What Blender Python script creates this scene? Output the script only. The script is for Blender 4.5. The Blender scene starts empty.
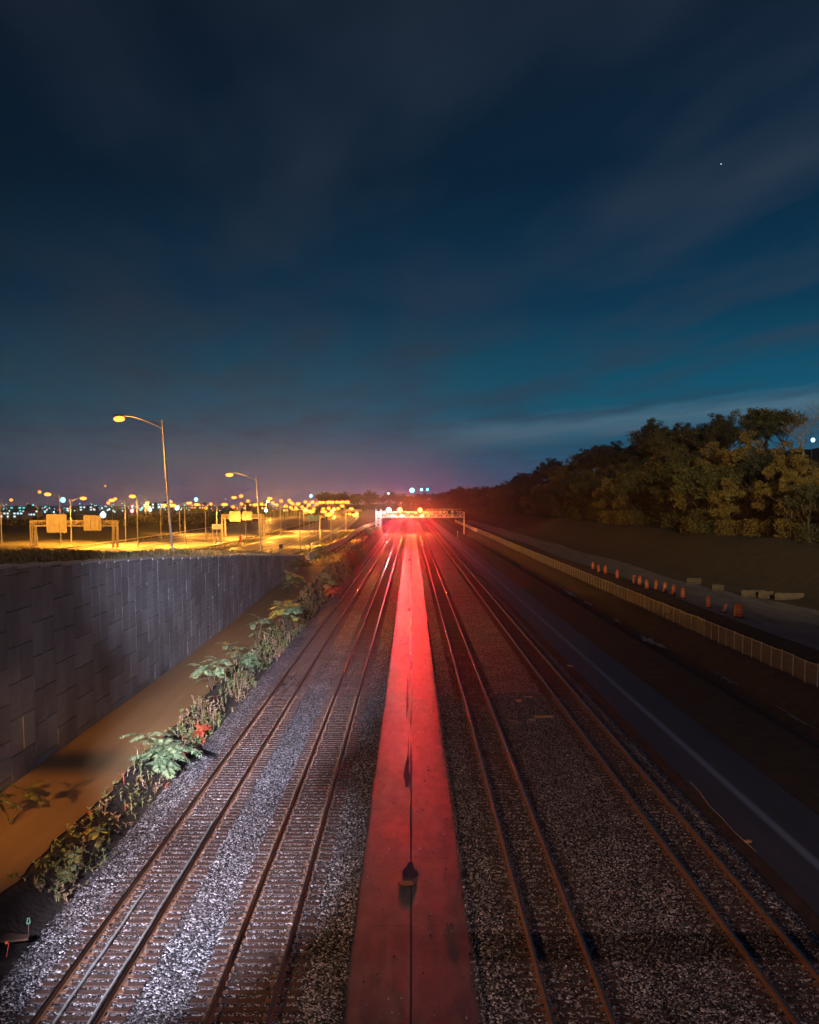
import bpy, math, random
import numpy as np
from mathutils import Vector, Matrix
random.seed(7); RNG = np.random.default_rng(7)
R = math.radians
S = bpy.context.scene
C = S.collection
# ------------------------------------------------------------------ camera
F, CX, HY, TH = 1100.0, 411.0, 503.0, R(6.0)
CAMZ = 12.0
cam = bpy.data.objects.new('camera', bpy.data.cameras.new('camera')); C.objects.link(cam)
cam.location = (0, 0, CAMZ); cam.rotation_euler = (R(90) - TH, 0, 0)
cam.data.sensor_fit = 'HORIZONTAL'; cam.data.sensor_width = 36; cam.data.lens = 36 * F / 819
cam.data.shift_x = -(CX - 409.5) / 819
cam.data.shift_y = (HY + F * math.tan(TH) - 512) / 819
cam.data.clip_start = .1; cam.data.clip_end = 20000
S.camera = cam
S.view_settings.view_transform = 'Standard'; S.view_settings.look = 'None'
S.view_settings.exposure = 0; S.view_settings.gamma = 1
S.cycles.use_denoising = True
S.cycles.max_bounces = 5; S.cycles.diffuse_bounces = 2; S.cycles.glossy_bounces = 2
S.cycles.transparent_max_bounces = 12; S.cycles.volume_bounces = 0
S.cycles.sample_clamp_indirect = 4
# ------------------------------------------------------------------ night sky
W = bpy.data.worlds.new('World'); S.world = W; W.use_nodes = True
wn, wl = W.node_tree.nodes, W.node_tree.links
wn.clear()
def WN(t, **k):
    n = wn.new(t)
    for a, b in k.items(): setattr(n, a, b)
    return n
def wmath(op, a, b=None, clamp=False):
    n = WN('ShaderNodeMath', operation=op, use_clamp=clamp)
    for i, v in enumerate((a, b)):
        if v is None: continue
        if isinstance(v, (int, float)): n.inputs[i].default_value = v
        else: wl.new(v, n.inputs[i])
    return n.outputs[0]
tc = WN('ShaderNodeTexCoord'); sp = WN('ShaderNodeSeparateXYZ'); wl.new(tc.outputs['Generated'], sp.inputs[0])
dx_, dy_, dz_ = sp.outputs
ramp = WN('ShaderNodeValToRGB'); wl.new(dz_, ramp.inputs[0])
cr = ramp.color_ramp
stops = [(0.0, (.040, .062, .125)), (.03, (.020, .085, .150)), (.085, (.006, .082, .140)), (.17, (.0035, .034, .073)),
         (.27, (.0025, .0165, .038)), (.42, (.0065, .0125, .026))]
cr.elements[0].position = stops[0][0]; cr.elements[0].color = (*stops[0][1], 1)
cr.elements[1].position = stops[-1][0]; cr.elements[1].color = (*stops[-1][1], 1)
for p, c in stops[1:-1]:
    e = cr.elements.new(p); e.color = (*c, 1)
# darker towards the left
lat = wmath('MULTIPLY_ADD', dx_, .8); lat.node.inputs[2].default_value = .95
lat = wmath('MAXIMUM', lat, .35)
# streaky high cloud laid out on a plane overhead
zz = wmath('MAXIMUM', dz_, .02)
cu = wmath('DIVIDE', dx_, zz); cv = wmath('DIVIDE', dy_, zz)
cu2 = wmath('ADD', cu, wmath('MULTIPLY', cv, .12))
cxyz = WN('ShaderNodeCombineXYZ'); wl.new(wmath('MULTIPLY', cu2, 1.5), cxyz.inputs[0]); wl.new(wmath('MULTIPLY', cv, .42), cxyz.inputs[1])
no = WN('ShaderNodeTexNoise'); no.inputs['Scale'].default_value = 1.0; no.inputs['Detail'].default_value = 3.5; no.inputs['Roughness'].default_value = .5
wl.new(cxyz.outputs[0], no.inputs['Vector'])
cl = WN('ShaderNodeMapRange'); cl.inputs[1].default_value = .42; cl.inputs[2].default_value = .78; wl.new(no.outputs['Fac'], cl.inputs[0])
clf = wmath('MULTIPLY', cl.outputs[0], .8)
# low bank of pale cloud to the right above the trees, thin one to the left
def band(x0, x1, zc, slope, wd, soft):
    t = wmath('SUBTRACT', dz_, wmath('MULTIPLY_ADD', dx_, slope)); t.node.inputs[1].links[0].from_node.inputs[2].default_value = zc
    wob = wmath('MULTIPLY', wmath('SUBTRACT', no.outputs['Fac'], .5), .02)
    t = wmath('ADD', t, wob)
    g = wmath('SUBTRACT', 1, wmath('DIVIDE', wmath('ABSOLUTE', t), wd), True)
    a = WN('ShaderNodeMapRange', interpolation_type='SMOOTHSTEP'); a.inputs[1].default_value = x0; a.inputs[2].default_value = x0 + soft; wl.new(dx_, a.inputs[0])
    b = WN('ShaderNodeMapRange', interpolation_type='SMOOTHSTEP'); b.inputs[1].default_value = x1 + soft; b.inputs[2].default_value = x1; wl.new(dx_, b.inputs[0])
    return wmath('MULTIPLY', wmath('MULTIPLY', g, a.outputs[0]), b.outputs[0])
b1 = band(-.03, .32, .055, .085, .016, .12)
b2 = band(-.5, -.10, .042, 0.0, .022, .2)
mix1 = WN('ShaderNodeMix', data_type='RGBA'); wl.new(clf, mix1.inputs[0]); wl.new(ramp.outputs[0], mix1.inputs[6]); mix1.inputs[7].default_value = (.026, .040, .064, 1)
mix2 = WN('ShaderNodeMix', data_type='RGBA'); wl.new(wmath('MULTIPLY', b1, .75), mix2.inputs[0]); wl.new(mix1.outputs[2], mix2.inputs[6]); mix2.inputs[7].default_value = (.075, .140, .190, 1)
mix3 = WN('ShaderNodeMix', data_type='RGBA'); wl.new(wmath('MULTIPLY', b2, .55), mix3.inputs[0]); wl.new(mix2.outputs[2], mix3.inputs[6]); mix3.inputs[7].default_value = (.055, .11, .16, 1)
# violet city glow low over the far end of the line
gx = wmath('SUBTRACT', 1, wmath('DIVIDE', wmath('ABSOLUTE', wmath('ADD', dx_, .08)), .38), True)
gz = wmath('SUBTRACT', 1, wmath('DIVIDE', wmath('ABSOLUTE', dz_), .06), True)
gg = wmath('MULTIPLY', wmath('MULTIPLY', gx, gz), gz)
vm = WN('ShaderNodeVectorMath', operation='SCALE'); wl.new(mix3.outputs[2], vm.inputs[0]); wl.new(lat, vm.inputs['Scale'])
gl = WN('ShaderNodeVectorMath', operation='SCALE'); gl.inputs[0].default_value = (.13, .06, .14); wl.new(gg, gl.inputs['Scale'])
ad = WN('ShaderNodeVectorMath', operation='ADD'); wl.new(vm.outputs[0], ad.inputs[0]); wl.new(gl.outputs[0], ad.inputs[1])
bg = WN('ShaderNodeBackground'); wl.new(ad.outputs[0], bg.inputs[0]); bg.inputs[1].default_value = 1.0
wo = WN('ShaderNodeOutputWorld'); wl.new(bg.outputs[0], wo.inputs[0])
SODIUM = (1, .38, .04); VIOLET = (.80, .78, 1.0); RED = (1, .012, .024)
# ------------------------------------------------------------------ helpers
def ray(px, py):
    v = Vector(((px - CX) / F, -(py - HY - F * math.tan(TH)) / F, -1))
    v.rotate(Matrix.Rotation(R(90) - TH, 3, 'X')); return v
def hit_z(px, py, z):                      # where the sight line of a photo pixel meets a level
    v = ray(px, py); t = (z - CAMZ) / v.z; return Vector((v.x * t, v.y * t, z))
def at_y(px, py, y):
    v = ray(px, py); t = y / v.y; return Vector((v.x * t, y, CAMZ + v.z * t))
def ppm(y): return F / y
ORD = ['first', 'second', 'third', 'fourth', 'fifth', 'sixth', 'seventh', 'eighth', 'ninth', 'tenth', 'eleventh', 'twelfth',
       'thirteenth', 'fourteenth', 'fifteenth', 'sixteenth', 'seventeenth', 'eighteenth', 'nineteenth', 'twentieth']
TENS = {2: 'twenty', 3: 'thirty', 4: 'forty', 5: 'fifty', 6: 'sixty', 7: 'seventy', 8: 'eighty', 9: 'ninety'}
def ordn(i):
    if i < 20: return ORD[i]
    n = i + 1
    return {20: 'twentieth', 30: 'thirtieth', 40: 'fortieth', 50: 'fiftieth', 60: 'sixtieth', 70: 'seventieth', 80: 'eightieth', 90: 'ninetieth'}[n] if n % 10 == 0 else TENS[n // 10] + '-' + ORD[n % 10 - 1]
def tag(o, label=None, cat=None, group=None, kind=None):
    if label: o['label'] = label
    if cat: o['category'] = cat
    if group: o['group'] = group
    if kind: o['kind'] = kind
    return o
def empty(name, loc, rz=0):
    o = bpy.data.objects.new(name, None); o.empty_display_size = .2; C.objects.link(o)
    o.location = loc; o.rotation_euler = (0, 0, rz); return o
def copy_tree(o, parent=None):
    c = o.copy(); C.objects.link(c)
    if parent: c.parent = parent
    for ch in list(KIDS.get(o.name, [])):
        d = copy_tree(ch, c); KIDS.setdefault(c.name, []).append(d)
    return c
KIDS = {}
def reg(parent, o): KIDS.setdefault(parent.name, []).append(o)
class MB:
    def __init__(s): s.v = []; s.f = []; s.m = []; s.mi = 0
    def add(s, vs, fs):
        b = len(s.v); s.v.extend(tuple(v) for v in vs)
        for f in fs: s.f.append(tuple(b + i for i in f)); s.m.append(s.mi)
    def box(s, c, d, rot=None):
        x, y, z = d[0] / 2, d[1] / 2, d[2] / 2
        vs = [Vector(p) for p in ((-x, -y, -z), (x, -y, -z), (x, y, -z), (-x, y, -z), (-x, -y, z), (x, -y, z), (x, y, z), (-x, y, z))]
        if rot is not None: vs = [rot @ v for v in vs]
        s.add([v + Vector(c) for v in vs], [(0, 3, 2, 1), (4, 5, 6, 7), (0, 1, 5, 4), (1, 2, 6, 5), (2, 3, 7, 6), (3, 0, 4, 7)])
    def box2(s, a, b): s.box([(p + q) / 2 for p, q in zip(a, b)], [abs(q - p) for p, q in zip(a, b)])
    def tube(s, pts, rad, n=6, caps=True):
        pts = [Vector(p) for p in pts]
        if not hasattr(rad, '__len__'): rad = [rad] * len(pts)
        rings = []
        for i, p in enumerate(pts):
            t = (pts[min(i + 1, len(pts) - 1)] - pts[max(i - 1, 0)]).normalized()
            u = t.cross(Vector((0, 0, 1)) if abs(t.z) < .9 else Vector((1, 0, 0))).normalized(); w = t.cross(u)
            rings.append([p + (u * math.cos(2 * math.pi * k / n) + w * math.sin(2 * math.pi * k / n)) * rad[i] for k in range(n)])
        vs = [v for r in rings for v in r]; fs = []
        for i in range(len(pts) - 1):
            for k in range(n):
                a = i * n + k; b = i * n + (k + 1) % n; fs.append((a, b, b + n, a + n))
        if caps: fs.append(tuple(range(n))[::-1]); fs.append(tuple((len(pts) - 1) * n + k for k in range(n)))
        s.add(vs, fs)
    def lathe(s, prof, n=12, c=(0, 0, 0)):
        vs = []; fs = []
        for r, z in prof:
            for k in range(n):
                a = 2 * math.pi * k / n; vs.append((c[0] + r * math.cos(a), c[1] + r * math.sin(a), c[2] + z))
        for i in range(len(prof) - 1):
            for k in range(n):
                a = i * n + k; b = i * n + (k + 1) % n; fs.append((a, b, b + n, a + n))
        fs.append(tuple(range(n))[::-1]); fs.append(tuple((len(prof) - 1) * n + k for k in range(n)))
        s.add(vs, fs)
    def extr(s, prof, axis_pts):           # profile (x,z) swept along +Y between y0,y1
        y0, y1 = axis_pts; n = len(prof)
        vs = [(x, y0, z) for x, z in prof] + [(x, y1, z) for x, z in prof]
        fs = [(i, (i + 1) % n, (i + 1) % n + n, i + n) for i in range(n)] + [tuple(range(n))[::-1], tuple(range(n, 2 * n))]
        s.add(vs, fs)
    def ball(s, c, r, sc=(1, 1, 1), n=8, m=5, jit=0):
        vs = [Vector((0, 0, -1))]
        for i in range(1, m):
            a = math.pi * i / m - math.pi / 2
            for k in range(n):
                b = 2 * math.pi * k / n; vs.append(Vector((math.cos(a) * math.cos(b), math.cos(a) * math.sin(b), math.sin(a))))
        vs.append(Vector((0, 0, 1)))
        fs = [(0, 1 + (k + 1) % n, 1 + k) for k in range(n)]
        for i in range(m - 2):
            for k in range(n):
                a = 1 + i * n + k; b = 1 + i * n + (k + 1) % n; fs.append((a, b, b + n, a + n))
        t = len(vs) - 1; fs += [(t, t - n + k, t - n + (k + 1) % n) for k in range(n)]
        s.add([Vector(c) + Vector((v.x * sc[0], v.y * sc[1], v.z * sc[2])) * r * (1 + random.uniform(-jit, jit)) for v in vs], fs)
    def build(s, name, mats, parent=None, smooth=False):
        me = bpy.data.meshes.new(name); me.from_pydata(s.v, [], s.f)
        if not isinstance(mats, (list, tuple)): mats = [mats]
        for m in mats: me.materials.append(m)
        if len(mats) > 1: me.polygons.foreach_set('material_index', s.m)
        if smooth: me.polygons.foreach_set('use_smooth', [True] * len(s.f))
        me.update()
        o = bpy.data.objects.new(name, me); C.objects.link(o)
        if parent is not None: o.parent = parent; reg(parent, o)
        return o
# ------------------------------------------------------------------ materials
class NT:
    def __init__(s, name):
        s.mat = bpy.data.materials.new(name); s.mat.use_nodes = True
        s.n = s.mat.node_tree.nodes; s.l = s.mat.node_tree.links; s.p = s.n['Principled BSDF']
    def new(s, t, **k):
        n = s.n.new(t)
        for a, b in k.items(): setattr(n, a, b)
        return n
    def put(s, v, sock):
        if isinstance(v, (int, float)): sock.default_value = v
        elif isinstance(v, tuple): sock.default_value = (*v, 1) if len(v) == 3 and sock.type == 'RGBA' else v
        else: s.l.new(v, sock)
    def noise(s, scale, detail=3, rough=.5, vec=None, out='Fac'):
        n = s.new('ShaderNodeTexNoise'); n.inputs['Scale'].default_value = scale; n.inputs['Detail'].default_value = detail; n.inputs['Roughness'].default_value = rough
        if vec: s.l.new(vec, n.inputs['Vector'])
        return n.outputs[out]
    def obj(s, scale=(1, 1, 1)):
        t = s.new('ShaderNodeTexCoord'); m = s.new('ShaderNodeMapping'); m.inputs['Scale'].default_value = scale
        s.l.new(t.outputs['Object'], m.inputs[0]); return m.outputs[0]
    def map(s, v, a, b, c=0, d=1, smooth=False):
        n = s.new('ShaderNodeMapRange')
        if smooth: n.interpolation_type = 'SMOOTHSTEP'
        for i, q in enumerate((v, a, b, c, d)): s.put(q, n.inputs[i])
        return n.outputs[0]
    def mix(s, f, a, b):
        n = s.new('ShaderNodeMix', data_type='RGBA'); s.put(f, n.inputs[0]); s.put(a, n.inputs[6]); s.put(b, n.inputs[7]); return n.outputs[2]
    def math(s, op, a, b=0.0):
        n = s.new('ShaderNodeMath', operation=op); s.put(a, n.inputs[0]); s.put(b, n.inputs[1]); return n.outputs[0]
    def bump(s, h, dist=.02, st=1):
        n = s.new('ShaderNodeBump'); n.inputs['Distance'].default_value = dist; n.inputs['Strength'].default_value = st
        s.l.new(h, n.inputs['Height']); s.l.new(n.outputs[0], s.p.inputs['Normal'])
    def col(s, v): s.put(v, s.p.inputs['Base Color']); return s
    def set(s, **k):
        for a, b in k.items(): s.put(b, s.p.inputs[a.replace('_', ' ')])
        return s
def noisy(name, c1, c2, scale=3, rough=.8, bump=.01, metal=0, vecs=(1, 1, 1), bscale=None):
    t = NT(name); v = t.obj(vecs); f = t.noise(scale, 5, .6, v)
    t.col(t.mix(t.map(f, .3, .7), c1, c2)); t.set(Roughness=rough, Metallic=metal)
    if bump: t.bump(t.noise(bscale or scale * 4, 4, .6, v), bump)
    return t.mat
def emit(name, c, st):
    t = NT(name); t.col((.05, .05, .05)); t.p.inputs['Emission Color'].default_value = (*c, 1); t.p.inputs['Emission Strength'].default_value = st
    return t.mat
def leafmat(name, c1, c2, rough=.55):
    t = NT(name); g = t.new('ShaderNodeNewGeometry')
    t.col(t.mix(g.outputs['Random Per Island'], c1, c2)); t.set(Roughness=rough)
    try: t.p.inputs['Transmission Weight'].default_value = 0
    except Exception: pass
    return t.mat
M = {}
M['galv'] = noisy('galvanised_steel', (.34, .34, .35), (.5, .5, .5), 6, .45, .002, .6)
M['steel_pale'] = noisy('pale_gantry_steel', (.5, .5, .5), (.7, .7, .7), 4, .5, .002, .2)
M['dark'] = noisy('dark_metal', (.02, .02, .022), (.05, .05, .05), 6, .5, 0)
M['sodium'] = emit('sodium_lamp', (1, .29, .04), 3.2)
M['sodium_far'] = emit('sodium_lamp_far', (1, .25, .03), 3.2)
M['cool'] = emit('cool_white_lamp', (.35, .8, 1), 7)
M['teal'] = emit('teal_lamp', (.1, .85, .8), 9)
M['redl'] = emit('red_lamp', (1, .08, .12), 14)
# ballast stones
t = NT('ballast_stone'); v = t.obj()
vo = t.new('ShaderNodeTexVoronoi'); vo.inputs['Scale'].default_value = 18; t.l.new(v, vo.inputs['Vector'])
vs = t.new('ShaderNodeSeparateColor'); t.l.new(vo.outputs['Color'], vs.inputs[0])
g = t.map(vs.outputs[0], 0, 1, .0, 1.0); g = t.math('POWER', g, 3.6)
base = t.mix(g, (.018, .016, .019), (1.0, .97, 1.0))
dirt = t.map(t.noise(.35, 4, .6, v), .35, .75)
base = t.mix(t.math('MULTIPLY', dirt, .55), base, (.07, .055, .05))
t.col(base); t.set(Roughness=.8); t.p.inputs['Specular IOR Level'].default_value = .25
h = t.math('SUBTRACT', t.math('MULTIPLY', vs.outputs[1], .8), vo.outputs['Distance'])
t.bump(h, .05, 1.0); M['ballast'] = t.mat
t = NT('sleeper_wood'); v = t.obj((1, 8, 8)); g_ = t.new('ShaderNodeNewGeometry')
c = t.mix(g_.outputs['Random Per Island'], (.03, .017, .013), (.12, .06, .04))
c = t.mix(t.map(t.noise(2, 4, .6, v), .35, .7), c, (.055, .03, .024)); t.col(c); t.set(Roughness=.75); t.bump(t.noise(6, 4, .6, v), .02); M['sleeper'] = t.mat
t = NT('rail_steel'); v = t.obj((4, .3, 4)); t.col(t.mix(t.noise(3, 4, .6, v), (.2, .1, .055), (.36, .2, .12))); t.set(Roughness=.55, Metallic=.35); M['rail'] = t.mat
t = NT('rail_top'); v = t.obj((4, .05, 4)); t.col(t.mix(t.noise(3, 3, .6, v), (.42, .33, .27), (.6, .5, .42))); t.set(Roughness=.24, Metallic=1.0); M['railtop'] = t.mat
# centre walkway concrete, damp
t = NT('damp_concrete'); v = t.obj(); v2 = t.obj((.9, .12, 1))
n1 = t.noise(1.3, 5, .6, v2); n2 = t.noise(.16, 3, .6, v)
c = t.mix(t.map(n1, .3, .7), (.042, .034, .030), (.09, .072, .062)); c = t.mix(t.map(n2, .42, .62), c, (.03, .025, .024))
c = t.mix(t.map(t.noise(14, 3, .6, v), .55, .8), c, (.16, .13, .11))
v3 = t.obj((1.1, .16, 1)); vr = t.new('ShaderNodeTexVoronoi', distance='CHEBYCHEV'); vr.inputs['Scale'].default_value = .9; t.l.new(v3, vr.inputs['Vector'])
sc_ = t.new('ShaderNodeSeparateColor'); t.l.new(vr.outputs['Color'], sc_.inputs[0]); c = t.mix(t.map(sc_.outputs[0], .66, .72), c, (.05, .042, .04))
sy_ = t.new('ShaderNodeSeparateXYZ'); t.l.new(v, sy_.inputs[0]); jt = t.math('LESS_THAN', t.math('FRACT', t.math('MULTIPLY', sy_.outputs[1], 1 / 6.1)), .014); c = t.mix(jt, c, (.015, .012, .012))
c = t.mix(t.map(t.noise(2.2, 6, .7, t.obj((1, .3, 1))), .45, .75), c, (.15, .12, .10)); t.col(c); t.set(Roughness=t.math('ADD', t.map(n1, .3, .75, .30, .40), t.map(t.noise(3.5, 6, .75, t.obj((1, .35, 1))), .4, .75, 0, .14))); t.p.inputs['Specular IOR Level'].default_value = .8
t.bump(t.noise(9, 5, .6, v), .006); M['walk'] = t.mat
t = NT('wet_patch'); t.col((.012, .012, .018)); t.set(Roughness=.12); t.bump(t.noise(3, 2, .5, t.obj()), .003); M['wet'] = t.mat
t = NT('wet_joint'); t.col((.03, .02, .02)); t.set(Roughness=.16); t.bump(t.noise(2.5, 3, .6, t.obj((2, .5, 1))), .02); t.p.inputs['Specular IOR Level'].default_value = 1.0; M['joint'] = t.mat
# service path by the wall
t = NT('tan_path'); v = t.obj((1, .06, 1)); c = t.mix(t.map(t.noise(1.5, 4, .55, v), .3, .7), (.27, .16, .07), (.36, .22, .10)); t.col(c); t.set(Roughness=.5); t.bump(t.noise(5, 3, .5, v), .004); M['tanpath'] = t.mat  # orange brown base also carries sodium glow painted into the colour
# wall panels
t = NT('wall_panel'); v = t.obj(); g_ = t.new('ShaderNodeNewGeometry')
c = t.mix(g_.outputs['Random Per Island'], (.25, .25, .27), (.36, .36, .39))
vs_ = t.obj((1, 2.2, .12)); st = t.map(t.noise(1.2, 4, .6, vs_), .58, .76)
c = t.mix(t.math('MULTIPLY', st, .28), c, (.6, .6, .62)); dk = t.map(t.noise(.3, 3, .5, v), .4, .7); c = t.mix(t.math('MULTIPLY', dk, .6), c, (.1, .095, .1))
t.col(c); t.set(Roughness=.8)
wv = t.new('ShaderNodeTexWave', bands_direction='Z'); wv.inputs['Scale'].default_value = .9; wv.inputs['Distortion'].default_value = 2.5; t.l.new(v, wv.inputs['Vector'])
t.bump(t.math('ADD', t.math('MULTIPLY', wv.outputs['Fac'], .35), t.noise(7, 4, .6, v)), .03, .8); M['panel'] = t.mat
M['joint_dark'] = noisy('wall_joint', (.03, .03, .03), (.06, .055, .05), 3, .9, 0)
M['coping'] = noisy('coping_concrete', (.45, .43, .4), (.6, .57, .53), 2, .75, .004)
M['soil'] = noisy('dark_soil', (.02, .016, .015), (.06, .046, .04), .9, .95, .12, bscale=4)
M['grass'] = noisy('rough_grass_ground', (.03, .032, .014), (.085, .07, .03), .5, .95, .12, bscale=4)
M['grass_shade'] = noisy('darkened_grass_ground', (.012, .010, .009), (.045, .034, .028), .5, .95, .2, bscale=3)  # hill ground right of the road: lack of light darkened into its colour
M['asphalt'] = noisy('asphalt', (.045, .045, .05), (.075, .072, .078), 1.5, .55, .006, vecs=(1, .15, 1), bscale=30)
t = NT('highway_asphalt'); v = t.obj((1, .012, 1)); t.col(t.mix(t.map(t.noise(.6, 5, .65, v), .38, .62), (.05, .045, .04), (.30, .28, .24))); t.set(Roughness=.45); M['hwy'] = t.mat
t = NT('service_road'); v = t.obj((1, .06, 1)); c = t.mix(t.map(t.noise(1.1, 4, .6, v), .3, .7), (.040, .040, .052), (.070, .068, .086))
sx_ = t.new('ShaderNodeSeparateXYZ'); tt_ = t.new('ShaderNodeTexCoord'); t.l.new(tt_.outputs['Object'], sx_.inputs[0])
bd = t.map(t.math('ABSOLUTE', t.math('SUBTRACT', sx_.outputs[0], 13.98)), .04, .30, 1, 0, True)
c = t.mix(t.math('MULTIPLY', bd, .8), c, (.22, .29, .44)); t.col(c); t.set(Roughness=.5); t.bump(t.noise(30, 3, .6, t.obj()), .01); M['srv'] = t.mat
M['paleline'] = noisy('bluish_line', (.16, .19, .27), (.30, .34, .44), 1.2, .5, 0, vecs=(3, .1, 1))  # pale bluish line for the service road
M['white'] = noisy('white_paint', (.55, .55, .52), (.8, .8, .77), 3, .5, 0)
M['gravelroad'] = noisy('gravel_road', (.10, .10, .11), (.24, .235, .25), .7, .85, .05, vecs=(1, .16, 1), bscale=9)
M['conc'] = noisy('concrete', (.05, .036, .03), (.10, .075, .06), 1.5, .8, .01)
M['barrier'] = noisy('barrier_concrete', (.45, .45, .45), (.65, .64, .63), .6, .7, .01)
M['orange'] = noisy('orange_plastic', (.62, .09, .02), (.75, .13, .03), 3, .4, 0)
M['reflect'] = noisy('reflective_band', (.6, .22, .10), (.7, .30, .15), 3, .3, 0)
M['rubber'] = noisy('black_rubber', (.015, .015, .015), (.03, .03, .03), 3, .7, 0)
M['wood'] = noisy('weathered_wood', (.45, .30, .17), (.62, .45, .28), 4, .75, .01, vecs=(.3, 2, 2))
M['brownboard'] = noisy('brown_board', (.09, .045, .03), (.15, .08, .05), 2, .8, .01)
M['bark'] = noisy('bark', (.04, .03, .022), (.09, .07, .05), 3, .9, .02, vecs=(1, 1, .2))
M['barkpale'] = noisy('pale_bark', (.2, .17, .14), (.34, .3, .26), 3, .9, .01, vecs=(1, 1, .2))
M['leaf_a'] = leafmat('leaves_olive', (.04, .05, .018), (.13, .125, .04))
M['leaf_b'] = leafmat('leaves_yellowing', (.09, .075, .02), (.24, .17, .045))
M['leaf_c'] = leafmat('leaves_dark', (.022, .028, .014), (.06, .058, .026))
M['frond'] = leafmat('frond_green', (.06, .12, .05), (.30, .40, .22))
M['frond_y'] = leafmat('frond_yellow', (.35, .30, .05), (.55, .42, .08))
M['frond_r'] = leafmat('frond_red', (.42, .07, .03), (.60, .17, .08))
M['weed'] = leafmat('weed_stems', (.22, .15, .09), (.45, .36, .24))
M['weedg'] = leafmat('weed_green', (.12, .17, .06), (.30, .32, .15))
M['signback'] = noisy('bare_aluminium', (.30, .28, .25), (.42, .40, .36), 1, .5, 0, .3)
M['signblue'] = noisy('blue_sign', (.02, .16, .42), (.03, .2, .5), 1, .4, 0)
M['signyel'] = noisy('yellow_sign', (.8, .5, .03), (.85, .56, .05), 1, .4, 0)
M['redp'] = noisy('red_paint', (.6, .04, .03), (.7, .06, .04), 2, .45, 0)
M['greenp'] = noisy('green_tape', (.06, .2, .12), (.1, .3, .18), 2, .5, 0)
M['streak'] = noisy('pale_streak', (.22, .24, .23), (.4, .42, .4), 3, .5, 0)
# chain link: woven wire pattern with open gaps
t = NT('chain_link'); tcn = t.new('ShaderNodeTexCoord'); s3 = t.new('ShaderNodeSeparateXYZ'); t.l.new(tcn.outputs['Object'], s3.inputs[0])
def diag(sg):
    a = t.math('MULTIPLY', t.math('ADD', s3.outputs[1], t.math('MULTIPLY', s3.outputs[2], sg)), 9.0)
    return t.math('LESS_THAN', t.math('FRACT', a), .15)
al = t.math('MAXIMUM', diag(1.0), diag(-1.0)); t.col((.3, .28, .28)); t.set(Roughness=.5, Metallic=.3); t.put(al, t.p.inputs['Alpha']); M['link'] = t.mat

# ------------------------------------------------------------------ terrain
def lerp_t(x, tab):
    return float(np.interp(x, [a for a, b in tab], [b for a, b in tab]))
HP = [(0, 2.0), (44, 2.35), (61, 2.75), (70, 3.1), (86, 4.0), (107, 4.6), (163, 7.4), (178, 7.8), (250, 9.3), (440, 10.3), (4000, 10.6)]
def top_z(y): return CAMZ - lerp_t(y, HP)
WT = [(0, 2.2), (44, 2.5), (56, 2.94), (68.5, 3.36), (86, 4.14), (107, 4.93), (163, 7.65), (200, 8.4)]
def wall_z(y): return CAMZ - lerp_t(y, WT)
PATHZ = [(0, .35), (45, .45), (80, .75), (100, 1.1), (130, 1.9), (159, 2.85), (200, 2.9), (900, 2.2), (4000, 2)]
def path_z(y): return lerp_t(y, PATHZ)
HWZ = 1.5
def hshift(y): return -.033 * (y - 300) if y > 300 else 0.0
def smooth(a, b, x):
    t = min(1, max(0, (x - a) / (b - a))); return t * t * (3 - 2 * t)
from mathutils import noise as mn
def gz(x, y):
    n = mn.noise(Vector((x * .12, y * .05, 0)))
    n2 = mn.noise(Vector((x * .5, y * .3, 5)))
    # left of the wall
    if x <= -16.9:
        lip = -23.8
        tz = top_z(y)
        if y > 168: # wall is over: verge slopes from barrier to highway
            tz = min(tz, 2.9)
        if y < 175: tz = tz + (wall_z(y) - .28 - tz) * smooth(lip + 1, -17.2, x)
        k = smooth(-24, -33, x) if y < 168 else smooth(-18, -24, x)
        low = HWZ - .08
        hx = x - hshift(y)
        if hx < -76:
            low += smooth(-76, -100, hx) * 1.0 + n * .8 * smooth(-76, -120, hx) 
        z = tz * (1 - k) + low * k
        if x < -120: z += -6 * smooth(300, 1500, y)
        return z + n2 * .06
    if x < -10.9:
        pz = path_z(y)
        if x < -12.0: return pz - .05
        if y > 160 and x < -12: return pz
        return pz - .05 + (-.35 - pz) * smooth(-12.2, -10.9, x) + n2 * .08 
    if x < 11.9: return -.45
    if x < 16.6: return -.40
    if x < 20.5: return -.40 + n2 * .08 - smooth(16.6, 20.5, x) * .1
    fz = .4 + (.6 * smooth(200, 600, y))
    if x < 22.6: return -.5 - .55 * smooth(20.5, 22.4, x) + n2 * .05
    if x < 25.5: return -1.05 + (fz + 1.05) * smooth(22.7, 25.5, x) + n2 * .14
    rz = 1.15
    if x < 42: return fz + (rz - fz) * smooth(26, 30, x) + (n2 * .12 if x < 29.5 or x > 38.5 else 0)
    hill = rz + 5.0 * smooth(42, 57, x) + n * 1.0 * smooth(42, 50, x)
    hill += 13 * smooth(60, 84, x) + 10 * smooth(84, 130, x)
    return hill + n2 * .2
def gz_full(x, y):
    z = gz(x, y)
    if y > 850:     # low rise that closes the valley
        z = z + smooth(850, 1300, y) * (6 + 5 * mn.noise(Vector((x * .01, y * .01, 3)))) * smooth(-330, -90, x)
    return z
xs = [-3000, -2000, -1200, -800, -500, -350, -250, -180] + list(np.arange(-140, -34, 6.0)) + list(np.arange(-34, -17, 1.2)) + [-16.95, -16.85] + list(np.arange(-16.4, -10.6, .4)) + [-10, -2, 2, 11.5, 12, 16.4] + \
     list(np.arange(16.8, 30, .45)) + list(np.arange(30, 42, 1.5)) + list(np.arange(42, 62, 1.6)) + list(np.arange(62, 130, 6.0)) + [150, 200, 300, 500, 900, 1500, 3000]
ys = list(np.arange(-60, 20, 8.0)); y = 20.0
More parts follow.
